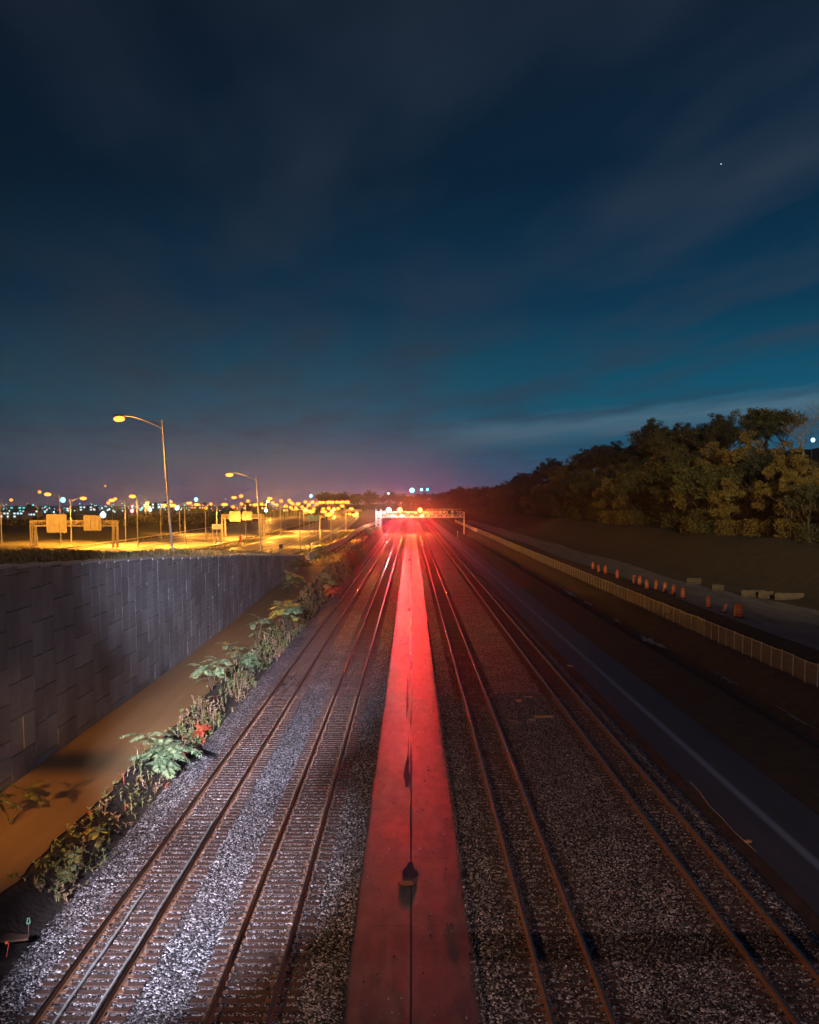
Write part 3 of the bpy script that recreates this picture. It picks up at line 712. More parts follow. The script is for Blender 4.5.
# concrete blocks by the gravel road
for px, py, w, lab in ((694, 584, 1.9, 'orange tinted concrete block farthest along the gravel road'), (718, 591, 1.4, 'small brown concrete block second along the gravel road'), (753, 597, 2.7, 'long concrete block left of the touching pair by the gravel road'), (765.5, 598, 1.7, 'concrete block right of the touching pair by the gravel road'), (789, 600, 3.2, 'wide dark concrete block at the right end of the row')):
    p = hit_z(px, py, 1.15); b = MB(); h_ = .85
    b.extr([(-.3, 0), (.3, 0), (.3, .15), (.16, .35), (.11, h_), (-.11, h_), (-.16, .35), (-.3, .15)], (-w / 2, w / 2))
    o = b.build('concrete_block', M['conc'] if w != 1.9 else M['orange'].copy() if False else M['conc']); o.location = (p.x, p.y, 1.1); o.rotation_euler = (0, 0, R(80) + random.uniform(-.15, .15))
    tag(o, lab, 'concrete block', 'concrete blocks along the gravel road')
# ------------------------------------------------------------------ chain link fence
fence = empty('chain_link_fence', (25.7, 60, 0)); tag(fence, 'long chain link fence with steel posts along the bank right of the service road', 'fence')
FX, FH = 25.7, 1.42
posts = []; y = 62.0
while y < 430: posts.append(y); y += 2.25 if y < 250 else 4.0
for y in posts[:99]:
    z = gz(FX, y); b = MB(); b.tube([(0, y - 60, z - .1), (0, y - 60, z + FH)], .038, 6); b.ball((0, y - 60, z + FH + .03), .05, (1, 1, 1), 6, 4); b.build('post', M['galv'], fence)
b = MB(); b.tube([(0, y - 60, gz(FX, y) + FH - .03) for y in posts], .03, 5); b.build('top_rail', M['galv'], fence)
b = MB()
for i, y in enumerate(posts): z = gz(FX, y); b.v += [(.04, y - 60, z + .03), (.04, y - 60, z + FH - .04)]
for i in range(len(posts) - 1): b.f.append((2 * i, 2 * i + 2, 2 * i + 3, 2 * i + 1)); b.m.append(0)
b.build('mesh_panel', M['link'], fence)
b = MB()
for y in (64.5, 108, 155): z = gz(FX, y); b.tube([(0, y - 60, z + FH - .1), (0, y - 60 + 2.1, z + .1)], .03, 5)
b.build('brace', M['galv'], fence)
# pale barrier wall farther down the line on the right
b = MB(); y = 430.0
while y < 640: z = gz(FX, y); b.box2((FX - .2, y, z - .3), (FX + .2, y + 7.9, z + 1.3)); y += 8
tag(b.build('barrier_wall', M['barrier']), 'distant pale barrier wall continuing the fence line behind the signal gantry', 'barrier')
# ------------------------------------------------------------------ signal gantry over the tracks
GY = 440.0; k = GY / F
def gx(px): return (px - CX) * k
sg = empty('signal_gantry', (0, GY, -.4)); tag(sg, 'white steel signal gantry spanning all the tracks, with glowing signals', 'signal gantry')
zt = CAMZ - (511.8 - HY) * k + .4; zb = CAMZ - (517 - HY) * k + .4
b = MB(); truss(b, gx(376), gx(464), zb, zt, 0, 22, .22, 1.4); b.build('truss', M['steel_pale'], sg)
b = MB()
for dx in (0, 2.0):
    for yy in (0, 1.4): b.tube([(gx(376) + dx, yy, 0), (gx(376) + dx, yy, zt + 1.2)], .16, 6)
for q in range(7): b.tube([(gx(376), 0, q * zt / 7), (gx(376) + 2, 0, (q + 1) * zt / 7)], .09, 4); b.tube([(gx(376) + 2, 0, q * zt / 7), (gx(376), 0, (q + 1) * zt / 7)], .09, 4)
b.build('leg', M['steel_pale'], sg)
b = MB()
for yy in (0, 1.4): b.tube([(gx(464), yy, 0), (gx(464), yy, zt)], .2, 6)
b.build('leg', M['steel_pale'], sg)
b = MB()
for px in (432, 436, 440, 444, 448, 452, 456, 460): b.tube([(gx(px), -.2, zt), (gx(px), -.2, zt + 1.1)], .06, 4)
b.tube([(gx(426), -.2, zt + 1.1), (gx(462), -.2, zt + 1.1)], .05, 4); b.build('handrail', M['steel_pale'], sg)
def head(px, py, mat, lightcol=None, e=0, spread=2.4, s_=.42):
    x = gx(px); z = CAMZ - (py - HY) * k + .4
    b = MB(); b.lathe([(.75, -.08), (.75, .08)], 16); rot = Matrix.Rotation(R(90), 3, 'X')
    b.v = [tuple(rot @ Vector(v) + Vector((x, -.75, z))) for v in b.v]; b.tube([(x, -.7, z), (x, .1, z)], .08, 5); h = b.build('signal_head', M['dark'], sg)
    if mat:
        b = MB(); b.ball((x, -.95, z), s_, (1, .6, 1), 12, 8); b.build('lens', mat, h, smooth=True)
    b = MB(); b.tube([(x - .5, -.85, z + .2), (x - .35, -1.25, z + .55), (x + .35, -1.25, z + .55), (x + .5, -.85, z + .2)], .05, 4); b.build('hood', M['dark'], h)
    if e:
        ld = bpy.data.lights.new('signal_light', 'SPOT'); ld.energy = e; ld.color = lightcol; ld.shadow_soft_size = .4; ld.spot_size = R(spread * 2); ld.spot_blend = .9
        lo = bpy.data.objects.new('signal_light', ld); C.objects.link(lo); lo.parent = h; lo.location = (x, -1.6, z)
        pd = bpy.data.lights.new('signal_light', 'POINT'); pd.energy = GLOW.get(px, 15000); pd.color = lightcol; pd.shadow_soft_size = .5
        po = bpy.data.objects.new('signal_light', pd); C.objects.link(po); po.parent = h; po.location = (x, -2.2, z)
        lo.rotation_euler = Vector((-x, 40 - GY, -5.5)).to_track_quat('-Z', 'Y').to_euler()
GLOW = {389: 7000, 400: 13000, 420: 15000, 392: 3000, 402: 3000, 422: 3000}
SIG_R, SIG_G, SIG_Y = emit('red_signal', (1, .10, .12), 3.5), emit('green_signal', (.06, .75, 1), 3), emit('amber_signal', (1, .29, .02), 4)
RP = 3.8e5
head(389, 510, SIG_G, (.05, .8, .8), 4e4, s_=1.0); head(400, 510, SIG_Y, (1, .30, .03), 2e4, s_=1.0); head(420, 510, SIG_Y, (1, .25, .03), 2e4, s_=1.0)
head(392, 516, SIG_R, RED, RP * .5, s_=.75); head(402, 516, SIG_R, RED, RP, s_=.75); head(422, 516, SIG_R, RED, RP, s_=.75)
head(449, 512, None); head(455, 513, None)
b = MB()
for i, px in enumerate((374.5, 377.5, 380.5)):
    b.box((gx(px), -5, 1.4), (.9, .7, 1.5)); b.box((gx(px) - .3, -5, .35), (.1, .1, .7)); b.box((gx(px) + .3, -5, .35), (.1, .1, .7))
cb = b.build('equipment_cabinet', M['steel_pale']); cb.location = (0, GY, -.2); tag(cb, 'row of three small white cabinets at the foot of the gantry\'s left leg', 'cabinet')
p = hit_z(457.5, 538, -.4); b = MB(); b.tube([(0, 0, 0), (0, 0, 2.6)], .12, 6); b.box((0, 0, 2.2), (.35, .25, .7)); o = b.build('marker_post', M['steel_pale']); o.location = p; tag(o, 'short white trackside post near the right foot of the signal gantry', 'post')
# ------------------------------------------------------------------ debris and stakes
def junk(name, px, py, dims, mat, lab, cat, z=-.2, rz=0, jag=.25):
    p = hit_z(px, py, z); n = 9; b = MB(); top = []; bot = []
    for i in range(n):
        t = i / (n - 1); w = dims[1] / 2 * (1 - abs(t - .5) * .9) * random.uniform(1 - jag, 1 + jag); x = (t - .5) * dims[0]; zz = dims[2] * random.uniform(.7, 1.1)
        top += [(x, -w, zz), (x, w, zz * .9)]; bot += [(x, -w, 0), (x, w, 0)]
    vs = top + bot; m = 2 * n; fs = []
    for i in range(n - 1):
        a = 2 * i; fs += [(a, a + 1, a + 3, a + 2), (a + m, a + 2 + m, a + 3 + m, a + 1 + m), (a, a + 2, a + 2 + m, a + m), (a + 1, a + 1 + m, a + 3 + m, a + 3)]
    fs += [(0, m, m + 1, 1), (m - 2, m - 1, 2 * m - 1, 2 * m - 2)]
    b.add(vs, fs); o = b.build(name, mat); o.location = p; o.rotation_euler = (0, 0, rz); tag(o, lab, cat); return o
junk('wood_scrap', 544, 717, (1.1, .5, .07), M['wood'], 'longest pale splinter of wood lying between the two right tracks', 'scrap', rz=.25)
junk('wood_scrap', 519, 701, (.35, .9, .07), M['wood'], 'chunky pale wood scrap left of the long splinter between the right tracks', 'scrap')
junk('wood_scrap', 528, 697, (.55, .25, .05), M['wood'], 'small pale wood sliver just above the chunky scrap', 'scrap')
junk('wood_scrap', 532, 720, (.4, .35, .05), M['wood'], 'small crumb of wood at the left tip of the long splinter', 'scrap')
junk('wood_scrap', 514, 721, (.35, .2, .04), M['weed'], 'faint small twig below the chunky wood scrap', 'scrap')
junk('paper_scrap', 748, 842, (.28, .22, .06), M['wood'], 'small orange pink scrap on the dark road edge at the right', 'scrap', z=-.35)
junk('wood_scrap', 570, 666, (.3, .8, .05), M['coping'], 'thin pale stick beside the rightmost track near the dark road', 'scrap', z=-.3, rz=.4)
junk('stone', 425, 645, (.3, .35, .15), M['coping'], 'small white stone at the right edge of the red walkway', 'stone')
junk('brown_board', 9, 939, (1.1, .55, .07), M['brownboard'], 'brown board lying on the stones at the lower left corner', 'board', z=.0, rz=.1, jag=.06)
b = MB(); pts = []
for i, (px, py) in enumerate(((690, 782), (700, 793), (709, 806), (722, 819), (733, 831), (742, 840), (756, 852))):
    p = hit_z(px, py, -.36); pts.append((p.x, p.y, -.34 + .02 * (i % 2)))
b.tube(pts, .011, 5); tag(b.build('wire', M['coping']), 'thin pale wire lying along the dark road\'s left edge at the right', 'wire')
p = hit_z(29, 938, 0.0); r = empty('survey_stake', p); r.scale = (.75,) * 3; b = MB(); b.box((0, 0, .25), (.02, .02, .7)); b.build('stake', M['brownboard'], r); b = MB(); b.box((-.04, 0, .66), (.04, .02, .24), Matrix.Rotation(.2, 3, 'Y')); b.box((.05, 0, .68), (.035, .02, .2), Matrix.Rotation(-.15, 3, 'Y')); b.box((0, 0, .56), (.1, .03, .06)); b.build('ribbon', M['greenp'], r)
tag(r, 'thin red survey stake with pale green ribbon at the top, lower left', 'stake')
p = hit_z(8, 958, 0.0); b = MB(); b.box((0, 0, .22), (.018, .018, .4), Matrix.Rotation(.2, 3, 'Y')); b.mi = 1; b.box((-.02, 0, .43), (.07, .05, .07)); o = b.build('survey_stake', [M['redp'], M['orange']]); o.location = p; tag(o, 'short orange stake in front of the brown board, lower left corner', 'stake')

# ------------------------------------------------------------------ plants along the path
def leaflet(b, p, d, u, L, w):
    s = d.cross(u).normalized(); 
    b.add([p, p + d * L * .45 + s * w, p + d * L, p + d * L * .45 - s * w], [(0, 1, 2, 3)])
def frond(b, p, d, L, n=9, ll=.2, droop=.5):
    pts = [p.copy()]; dd = d.normalized(); st = L / n
    side = dd.cross(Vector((0, 0, 1))).normalized()
    for i in range(n):
        dd = (dd + Vector((0, 0, -droop / n))).normalized(); q = pts[-1] + dd * st; pts.append(q)
        up = side.cross(dd).normalized(); l_ = ll * (.6 + .8 * math.sin(math.pi * (i + 1) / (n + 1)))
        for sg_ in (-1, 1):
            ld = (side * sg_ + dd * .45 + Vector((0, 0, -.25 + random.uniform(-.15, .15)))).normalized(); leaflet(b, q, ld, up, l_, l_ * .15)
    leaflet(b, pts[-1], dd, side.cross(dd), ll * .7, ll * .15)
    return pts
def sumac(x, y, z, h, nst, lab, mats=('frond',), fl=1.0, wid=.5, cat='shrub', name='leafy_shrub', accent=0):
    r = empty(name, (x, y, z)); tag(r, lab, cat)
    sb = MB(); fbs = [MB() for _ in range(len(mats))]
    for s_ in range(nst):
        a = random.uniform(0, 6.28); top = Vector((math.cos(a) * wid * random.uniform(.2, 1), math.sin(a) * wid * random.uniform(.2, 1), h * random.uniform(.65, 1)))
        mid = top * .5 + Vector((0, 0, h * .1)); sb.tube([(0, 0, 0), mid, top], [.03, .022, .012], 5)
        for q in range(8):
            t = random.uniform(.35, 1) if q > 4 else 1.0
            p = mid.lerp(top, max(0, (t - .5) * 2)) if t > .5 else mid * (t * 2)
            aa = random.uniform(0, 6.28); el = random.uniform(-.05, 1.0)
            fi = 0
            if len(mats) > 1 and random.random() < accent: fi = random.randrange(1, len(mats))
            pts = frond(fbs[fi], p, Vector((math.cos(aa), math.sin(aa), el)), fl * random.uniform(.6, 1.1), 10, .23 * fl, random.uniform(.6, 1.3)); sb.tube(pts[::3], .007, 3, False)
    sb.build('stem', M['bark'] if name != 'red_shrub' else M['redp'], r)
    for fb, m in zip(fbs, mats):
        if fb.v: fb.build('foliage', M[m], r)
def P(px, py): 
    p = hit_z(px, py, .3)
    for _ in range(6): p = hit_z(px, py, gz(p.x, p.y))
    return p
SH = [((163, 778), 1.9, 6, 1.25, 1.0, ('frond', 'frond_y'), .06, 'largest pale green leafy shrub, beside the tan path at the lower left'),
      ((288, 630), 2.6, 6, 1.3, .9, ('frond', 'frond_y'), .45, 'bushy green shrub full of yellow leaves left of the first track'),
      ((252, 678), 1.7, 5, 1.0, .8, ('frond',), 0, 'blue green shrub between the yellow bush and the weedy edge'),
      ((212, 690), 1.9, 3, 1.2, .8, ('frond',), 0, 'faint feathery shrub growing over the middle of the tan path'),
      ((236, 665), 1.6, 3, .8, .6, ('frond', 'leaf_b'), .4, 'dark ragged shrub at the right edge of the tan path'),
      ((259, 645), 2.1, 3, 1.0, .6, ('frond',), 0, 'tall thin feathery shrub left of the yellow bush'),
      ((288, 594), 2.4, 4, 1.3, 1.2, ('frond', 'frond_y'), .2, 'shrub at the wall foot above the yellow bush'),
      ((326, 593), 2.2, 4, 1.3, .9, ('frond',), 0, 'spreading green shrub beyond the yellow bush, by the track edge'),
      ((298, 578), 2.4, 4, 1.3, 1.2, ('frond', 'leaf_a'), .4, 'green shrub against the far end of the retaining wall'),
      ((318, 562), 2.4, 4, 1.4, 1.4, ('frond', 'leaf_a'), .4, 'farthest green shrub on the slope past the wall'),
      ((10, 826), 1.3, 3, .8, .7, ('leaf_a', 'frond'), .25, 'sparse dark green shrub at the left edge in front of the wall'),
      ((77, 878), 1.0, 3, .35, .25, ('frond', 'frond_y'), .3, 'small upright weed with round green tops by the ballast'),
      ((98, 850), .9, 3, .4, .3, ('weedg', 'frond_y'), .2, 'small yellow green weed next to the round topped one'),
      ((70, 884), .5, 4, .35, .3, ('weedg', 'frond_y'), .15, 'lowest pale tuft of weed with a yellow flower by the stones')]
for (q, h, n, fl, wd, mats, acc, lab) in SH:
    p = P(*q); sumac(p.x, p.y, p.z, h, n, lab, mats, fl, wd, accent=acc, cat='shrub' if h > 1 else 'weed', name='leafy_shrub' if h > 1 else 'weed_plant')
p = P(202, 742); sumac(p.x, p.y, p.z, .8, 5, 'bright red leaved shrub on the ballast edge', ('frond_r',), .45, .35, name='red_shrub')
p = P(322, 598); sumac(p.x + 1.2, p.y, p.z, 1.2, 3, 'small orange leaved shrub by the track beyond the yellow bush', ('frond_r',), .9, .4, name='red_shrub')
# weeds: a continuous band nobody could count
wb = MB(); 
for i in range(3800):
    y = 33 + (random.random() ** 1.5) * 170; x = random.gauss(-11.45, .42)
    dens = mn.noise(Vector((0, y * .16, 2)))
    if dens < -.12 or x < -12.6 or x > -10.6 or (y < 52 and random.random() < .9): 
        if random.random() < .8: continue
    z = gz(x, y); h = random.uniform(.1, .6) * (1 + max(0, dens)) * (.55 if y < 42 else 1)
    wb.mi = (0 if mn.noise(Vector((x * .8, y * .4, 9))) + random.uniform(-.2, .2) > 0 else 1) if random.random() > .05 else (2 if random.random() < .3 else 3)
    a = random.uniform(0, 6.28); lean = Vector((math.cos(a), math.sin(a), 0)) * h * random.uniform(.1, .5); p = Vector((x, y, z))
    s = Vector((math.cos(a + 1.57), math.sin(a + 1.57), 0)) * (.007 + y * .0002)
    q = p + lean * .4 + Vector((0, 0, h * .6)); e = p + lean + Vector((0, 0, h))
    wb.add([p - s, p + s, q + s * .8, q - s * .8, e], [(0, 1, 2, 3), (3, 2, 4)])
    for _ in range(6):
        t = random.uniform(.15, 1); c = p.lerp(e, t); aa = random.uniform(0, 6.28); dd = Vector((math.cos(aa), math.sin(aa), .5)).normalized()
        leaflet(wb, c, dd, Vector((0, 0, 1)), random.uniform(.09, .2) * (1 + y * .004), .035 * (1 + y * .006))
tag(wb.build('weeds', [M['weed'], M['weedg'], M['frond_r'], M['leaf_b']]), 'ragged band of dry and green weeds between tan path and ballast', 'weeds', kind='stuff')
# grass tufts on the wall top and verge
gb = MB()
for i in range(9000):
    if i < 4500: y = 50 + random.random() ** 1.6 * 120; x = random.uniform(-24.2, -17.2)
    elif i < 6500: y = 170 + random.random() ** 1.3 * 260; x = random.uniform(-26, -11.5)
    else:
        break
        y = random.uniform(45, 170); x = random.gauss(-16.2, .12)
    z = gz(x, y) if i < 6500 else path_z(y) - .02; h = random.uniform(.08, .3) * (1 + y * .002); a = random.uniform(0, 3.14); w = .02 + y * .0007
    s = Vector((math.cos(a), math.sin(a), 0)) * w; p = Vector((x, y, z)); e = p + Vector((random.uniform(-.2, .2), random.uniform(-.2, .2), h))
    gb.mi = random.choice((0, 0, 1)); gb.add([p - s, p + s, e], [(0, 1, 2)])
tag(gb.build('grass', [M['weedg'], M['weed']]), 'rough grass tufts along the top of the retaining wall and the verge', 'grass', kind='stuff')

# ------------------------------------------------------------------ trees
def tree_proto(kind, seed, H=15, leaves=7500, ls=.40, bare=False):
    rr = random.Random(seed); random.seed(seed)
    tb = MB(); tips = []
    def grow(p, d, L, r, lev):
        n = 3; pts = [p]; q = p; dd = d
        for i in range(n):
            dd = (dd + Vector((rr.uniform(-.22, .22), rr.uniform(-.22, .22), rr.uniform(-.02, .16)))).normalized(); q = q + dd * L / n; pts.append(q)
        tb.tube(pts, [r, r * .82, r * .66, r * .5], 5 if lev else 7, False)
        if lev >= (4 if bare else 2): tips.append((q, L)); 
        if lev < (5 if bare else 3):
            for _ in range(rr.choice((3, 4)) if lev else 6):
                a = rr.uniform(0, 6.28); sp_ = rr.uniform(.45, 1.0); t = rr.uniform(.35, 1); b0 = pts[1].lerp(pts[3], t) if lev else pts[1].lerp(pts[3], rr.uniform(.0, 1))
                nd = (dd * .6 + Vector((math.cos(a) * sp_, math.sin(a) * sp_, rr.uniform(.0, .45)))).normalized(); grow(b0, nd, L * rr.uniform(.55, .78), r * .5, lev + 1)
    grow(Vector((0, 0, 0)), Vector((0, 0, 1)), H * .5, .26 if not bare else .2, 0)
    r = empty('tree' if not bare else 'bare_tree', (0, 0, 0)); tb.build('trunk', M['barkpale'] if bare else M['bark'], r)
    if not bare:
        lb = MB(); per = max(3, int(leaves / len(tips)))
        for q, L in tips:
            cr_ = rr.uniform(.75, 1.45)
            for _ in range(per):
                o = Vector((rr.gauss(0, 1), rr.gauss(0, 1), rr.gauss(0, 1))).normalized() * rr.uniform(.3, 1) * cr_ * .95; o.z = o.z * .8 + .1
                n_ = Vector((rr.uniform(-1, 1), rr.uniform(-1, 1), rr.uniform(-.2, 1))).normalized(); u = n_.orthogonal().normalized(); w = n_.cross(u); s_ = ls * rr.uniform(.5, 1.1)
                c = q + o; c.z = max(c.z, .8)
                lb.add([c + u * s_ * .5, c + w * s_ * .35, c - u * s_ * .5, c - w * s_ * .35], [(0, 1, 2, 3)])
        # low skirt
        for _ in range(leaves // 5):
            a = rr.uniform(0, 6.28); d_ = rr.uniform(1, 3.6); c = Vector((math.cos(a) * d_, math.sin(a) * d_, rr.uniform(.3, H * .35)))
            n_ = Vector((rr.uniform(-1, 1), rr.uniform(-1, 1), rr.uniform(-.2, 1))).normalized(); u = n_.orthogonal().normalized(); w = n_.cross(u); s_ = ls * rr.uniform(.5, 1.1)
            lb.add([c + u * s_ * .5, c + w * s_ * .35, c - u * s_ * .5, c - w * s_ * .35], [(0, 1, 2, 3)])
        lb.build('crown', M[kind], r)
    return r
protos = [tree_proto('leaf_a', 11), tree_proto('leaf_b', 12, 13), tree_proto('leaf_c', 13, 16), tree_proto('leaf_a', 14, 14), tree_proto('leaf_b', 15, 12), tree_proto('leaf_c', 16, 14)]
random.seed(99)
spots = []
for rowi, (X0, st, y0, y1, sc) in enumerate(((60, 9.5, 150, 640, .82), (67, 10, 168, 640, .95), (76, 11, 190, 640, 1.05), (88, 13, 225, 560, 1.05))):
    y = y0
    while y < y1:
      if not (rowi >= 2 and y < 262): spots.append((X0 + random.uniform(-3, 3), y + random.uniform(-2, 2), sc * random.uniform(.8, 1.2) * (.82 if y < 215 else 1.08), rowi))
      y += st * (1 + y * .0008)
for rowi, (X0, st) in enumerate(((58, 17), (74, 20))):
    y = 650
    while y < 1500: spots.append((X0 + random.uniform(-5, 5) - (y - 650) * .028, y, random.uniform(.85, 1.2), 4)); y += st
for i in range(62):   # trees that close the view beyond the gantry
    spots.append((-95 + i * 2.55 + random.uniform(-2, 2), 1130 + random.uniform(-60, 90), random.uniform(.8, 1.2), 5))
used = set(); cnt = {}
names = {0: 'at the foot of the wooded slope', 1: 'in the second row of the wooded slope', 2: 'in the upper row of the wooded slope', 3: 'on the crest of the wooded slope'}
kindw = ['olive green', 'yellowing', 'dark', 'olive green', 'yellowing', 'dark']
spots.sort(key=lambda s: (s[3], s[1]))
print('TREES', len(spots))
for i, (x, y, sc, rw) in enumerate(spots):
    ki = random.choice((0, 1, 2, 3, 4, 5) if rw < 2 else (0, 2, 2, 3, 5))
    o = protos[ki] if ki not in used else copy_tree(protos[ki]); used.add(ki)
    o.location = (x, y, gz_full(x, y) - .3); o.rotation_euler = (0, 0, random.uniform(0, 6.28)); o.scale = (sc * random.uniform(.95, 1.2), sc * random.uniform(.95, 1.2), sc)
    key = (rw, kindw[ki]); cnt[key] = cnt.get(key, 0); 
    if rw < 4 and cnt[key] < 99: tag(o, f'{ordn(cnt[key])} {kindw[ki]} tree counted from the right {names[rw]}', 'tree', 'trees of the wooded slope')
    elif rw == 4: tag(o, f'{kindw[ki]} tree in the far thin end of the wooded slope', 'tree', f'far {kindw[ki]} trees of the slope')
    else: tag(o, f'{kindw[ki]} tree in the distant wood closing the view behind the signal gantry', 'tree', f'{kindw[ki]} trees behind the signal gantry')
    cnt[key] += 1
for i, o in enumerate(protos):
    if i not in used: o.location = (70 + i, 200, 10)
bt = tree_proto('leaf_a', 31, 12, bare=True); p = at_y(806, 425, 235); bt.location = (p.x, 235, gz_full(p.x, 235) + 1); bt.scale = (1.05,) * 3
bt.location.z = p.z - 8.5
tag(bt, 'pale leafless tree rising above the wood at the top right edge', 'tree')
# lamp among the trees and small lights on the far hill
for px, py, Y, mt, s_, lab in ((813, 440, 155, 'cool', .28, 'bluish white lamp shining among the trees at the right edge'), (412, 490.3, 950, 'teal', 1.9, 'brightest of the three cyan lights on the hill above the signals'), (421.5, 489.7, 950, 'cool', 1.0, 'middle cyan light on the hill above the signals'), (427.5, 489.5, 950, 'teal', .8, 'right faint cyan light on the hill above the signals'), (388.5, 493.5, 950, 'cool', .8, 'small bluish light on the hill left of the signals')):
    p = at_y(px, py, Y); g0 = gz_full(p.x, Y); r = empty('floodlight', (p.x, Y, g0)); H = p.z - g0
    b = MB(); b.tube([(0, .3, 0), (0, .3, H)], .04, 5); b.build('mast', M['rubber'], r); b = MB(); b.ball((0, 0, H), s_, (1, .6, 1), 10, 6); b.build('lens', M[mt], r); tag(r, lab, 'floodlight')
# ------------------------------------------------------------------ far city
random.seed(5)
WIN = {'teal': emit('lit_teal', (.06, .6, .62), 1.6), 'warm': emit('lit_warm', (1, .5, .2), 1.6), 'cool': emit('lit_cool', (.5, .75, .95), 1.6)}
M['bldg'] = noisy('building_wall', (.10, .10, .11), (.2, .2, .21), .1, .8, 0)
def building(px, ytop, ybase, wpx, Y, lab, win='warm', rows=3, cols=7, pitch=False):
    k = Y / F; p = at_y(px, ybase, Y); w = wpx * k; h = (ybase - ytop) * k
    g0 = min(p.z, gz_full(p.x, Y)); h += p.z - g0; r = empty('distant_building', (p.x, Y, g0)); tag(r, lab, 'building')
    b = MB(); b.box((0, 6, h / 2), (w, 12, h)); b.build('wall', M['bldg'], r)
    b = MB()
    if pitch: b.extr([(-w / 2 - .5, h), (w / 2 + .5, h), (0, h + w * .18)], (-.3, 12.3))
    else: b.box((0, 6, h + .15), (w + .6, 12.6, .35)); b.box((w * .2, 6, h + .9), (w * .12, 3, 1.5))
    b.build('roof', M['dark'], r)
    vis = (ybase - ytop) * k
    for j in range(rows):
        for i in range(cols):
            if random.random() < .35: continue
            b = MB(); ww = w / cols * .6; hh = vis / rows * .5; b.box(((i + .5) / cols * w - w / 2, -.05, h - vis + (j + .5) / rows * vis), (ww, .1, hh)); b.build('window', WIN[win], r)
building(22, 506.5, 515, 24, 900, 'teal lit building at the far left of the skyline', 'teal', 3, 6)
building(8, 512, 518, 30, 800, 'low building with cool windows at the left edge', 'cool', 2, 9)
building(30, 510, 516, 16, 820, 'small building with pale windows right of the left edge one', 'cool', 2, 6)
building(86, 506, 511, 20, 1300, 'dim building with cool windows between the two signs', 'cool', 2, 6)
building(160, 503, 509, 22, 1400, 'wide low building with cool windows left of the tallest lamp pole', 'cool', 2, 8)
building(200, 504, 509, 18, 1300, 'low building with warm windows right of the tallest lamp pole', 'warm', 2, 7)
building(255, 503, 510, 24, 1200, 'low warm lit building behind the second tall lamp', 'warm', 2, 8)
building(296, 505, 512, 26, 1100, 'warm lit building where the highway meets the skyline', 'warm', 2, 9)
# truck trailer parked on the far ramp
p = hit_z(353, 514, HWZ); k = p.y / F; r = empty('parked_truck', (p.x, p.y, HWZ + .0), 0); tag(r, 'white box truck trailer on the far ramp left of the gantry', 'truck')
b = MB(); b.box((1.0, 0, 2.6 + .4), (15, 2.6, 3.0)); b.build('trailer', M['white'], r)
b = MB(); b.box((-8.4, 0, 1.9), (2.4, 2.5, 2.8)); b.box((-8.2, 0, 3.5), (1.8, 2.3, .5)); b.build('cab', M['signblue'], r)
for wx in (-8.4, -5.5, 5, 6.4):
    b = MB(); b.lathe([(.5, -.15), (.5, .15)], 12); rot = Matrix.Rotation(R(90), 3, 'X'); b.v = [tuple(rot @ Vector(v) + Vector((wx, -1.15, .5))) for v in b.v]; b.build('wheel', M['rubber'], r)
# scattered lights of the far city: nobody could count them
cb = MB(); cols = [M['sodium_far'], M['cool'], M['teal'], M['redl'], WIN['cool']]
for i in range(520):
    px = random.uniform(-40, 345); f = random.random(); py = 511 - abs(random.gauss(0, 1)) * 4.2
    if px < 120: py += 1.5
    Y = random.uniform(1300, 2600); p = at_y(px, py, Y); s_ = random.uniform(.25, .8) * Y / 1500
    wgt = random.random(); warm = px > 190
    cb.mi = (0 if wgt < .55 else 4 if wgt < .8 else 1 if wgt < .9 else 3) if warm else (4 if wgt < .45 else 1 if wgt < .62 else 2 if wgt < .76 else 0 if wgt < .93 else 3)
    cb.ball(p, s_ * (1.2 if cb.mi else 1), (1, 1, .8), 5, 3)
tag(cb.build('city_lights', cols), 'countless small coloured lights of the distant city along the horizon', 'city lights', kind='stuff')
# far low wood in front of the city
fw = MB(); random.seed(17)
for i in range(15000):
    px = random.uniform(-60, 300); Y = random.uniform(480, 640); k = Y / F
    topy = 519 + 3.0 * mn.noise(Vector((px * .03, 0, 0))) * 1.5 - (3 if px > 130 else 0) - (2 if px > 165 else 0)
    p = at_y(px, topy, Y); x = p.x; 
    if x > -84 + hshift(Y): continue
    z0 = gz_full(x, Y); z = z0 + (p.z - z0) * random.random() ** .6
    s_ = random.uniform(.5, 1.2); a = random.uniform(0, 6.28); u = Vector((math.cos(a), math.sin(a), random.uniform(-.6, .6))) * s_; w = Vector((random.uniform(-.5, .5), random.uniform(-.5, .5), 1)) * s_ * .6; c = Vector((x, Y, z)); fw.mi = random.randrange(2)
    fw.add([c + u, c + w, c - u, c - w], [(0, 1, 2, 3)])
tag(fw.build('distant_wood', [M['leaf_c'], M['leaf_a']]), 'dark low wood between the highway and the city lights', 'wood', kind='stuff')
# bright star
b = MB(); p = at_y(721, 164, 12000); b.ball(p, 4, (1, 1, 1), 6, 4); tag(b.build('star', emit('starlight', (.8, .9, 1), 3)), kind='structure')
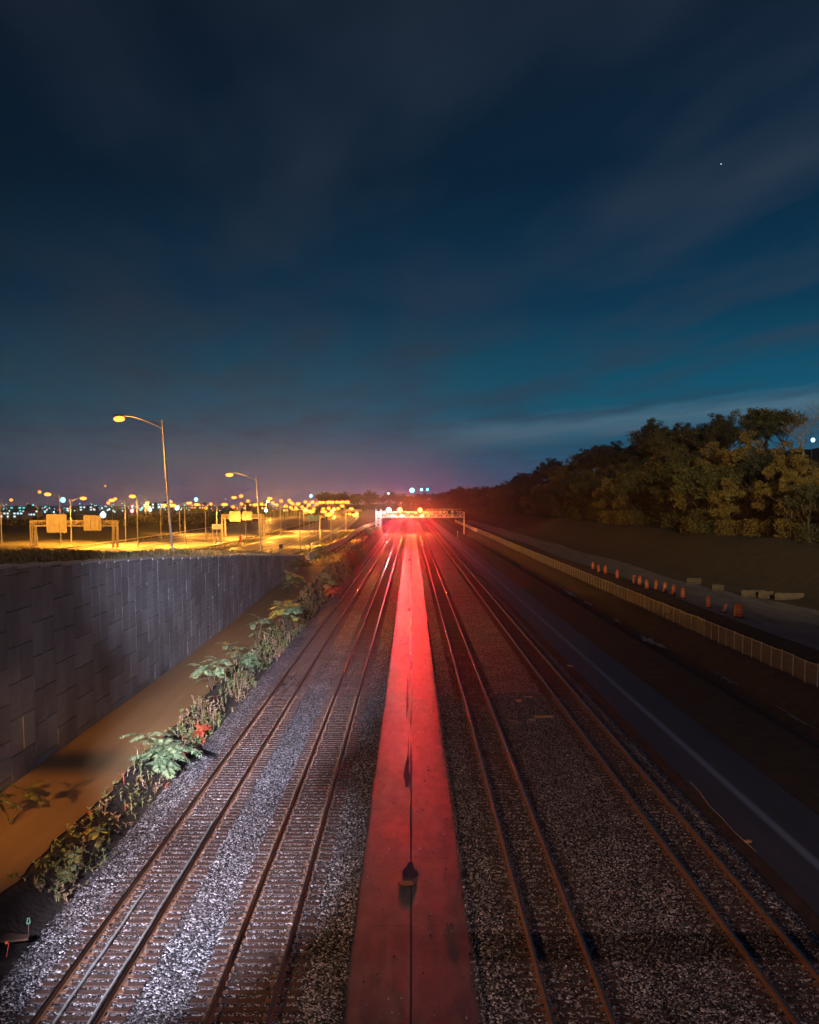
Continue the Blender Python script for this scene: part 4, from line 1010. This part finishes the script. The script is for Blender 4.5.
# ------------------------------------------------------------------ lamps of the overpass the picture is taken from (behind and beside the viewer), plus added fill lights
def spot(name, loc, aim, e, col, size, blend=.6, soft=.15):
    ld = bpy.data.lights.new(name, 'SPOT'); ld.energy = e; ld.color = col; ld.spot_size = R(size); ld.spot_blend = blend; ld.shadow_soft_size = soft
    o = bpy.data.objects.new(name, ld); C.objects.link(o); o.location = loc; o.rotation_euler = (Vector(aim) - Vector(loc)).to_track_quat('-Z', 'Y').to_euler(); return o
def point(name, loc, e, col, soft=.3):
    ld = bpy.data.lights.new(name, 'POINT'); ld.energy = e; ld.color = col; ld.shadow_soft_size = soft
    o = bpy.data.objects.new(name, ld); C.objects.link(o); o.location = loc; return o
spot('overpass_floodlight', (-9, -3, 14.5), (-6.9, 33, 0), 260000, VIOLET, 15, 1)
spot('overpass_floodlight', (-8, -3, 14.5), (-9.2, 62, 0), 640000, VIOLET, 14, 1)
spot('overpass_floodlight', (-3, -3, 14.5), (-16, 100, 4), 380000, VIOLET, 13, 1)
spot('offframe_light', (-25.5, 24, 17.5), (-1, 40, 0), 13000, (1, .50, .22), 74, .9, .3)
spot('overpass_sodium', (3, -15, 17.95), (2, 28, 0), 19000, (1, .62, .56), 60, .8, .04)
spot('overpass_sodium', (-12, -15, 15.6), (-14.0, 95, 0.5), 330000, (1, .42, .06), 4.6, 1, .12)
spot('overpass_sodium', (-11, -8, 16), (-8.0, 35, 0), 45000, (1, .45, .12), 10, 1, .12)
spot('overpass_sodium', (-15, -15, 15.2), (-13.6, 50, 0), 230000, (1, .42, .06), 10.5, .9, .12)
spot('offframe_light', (30, -10, 26), (72, 270, 21), 1000000, (1, .76, .36), 28, 1, .5)  # added spot out of view, only there to brighten the trees
point('gantry_fill_light', (-98, 205, 13.5), 160000, SODIUM, .5)  # added light out of view, brightens the backs of the gantry signs
# handrail of that overpass, just below the frame; it throws the thin shadow bands
b = MB(); b.box2((-40, .40, 11.50), (40, .60, 11.70)); 
for i in range(-13, 14): b.box2((i * 3 + 1.2, .46, 10), (i * 3 + 1.26, .54, 11.52))
tag(b.build('bridge_railing', M['galv']), kind='structure')
# ------------------------------------------------------------------ haze
b = MB(); b.box2((-3200, -80, -3.0 - 12), (3200, 6200, 75)); hz = b.build('haze', None)
t = bpy.data.materials.new('haze'); t.use_nodes = True; n = t.node_tree.nodes; n.clear(); pv = n.new('ShaderNodeVolumePrincipled'); pv.inputs['Color'].default_value = (.9, .92, 1, 1); pv.inputs['Density'].default_value = .00012; pv.inputs['Anisotropy'].default_value = .94
ou = n.new('ShaderNodeOutputMaterial'); t.node_tree.links.new(pv.outputs[0], ou.inputs['Volume']); hz.data.materials.clear(); hz.data.materials.append(t); tag(hz, kind='stuff'); hz['label'] = 'thin night haze over the whole scene'; hz['category'] = 'haze'; hz.display_type = 'WIRE'
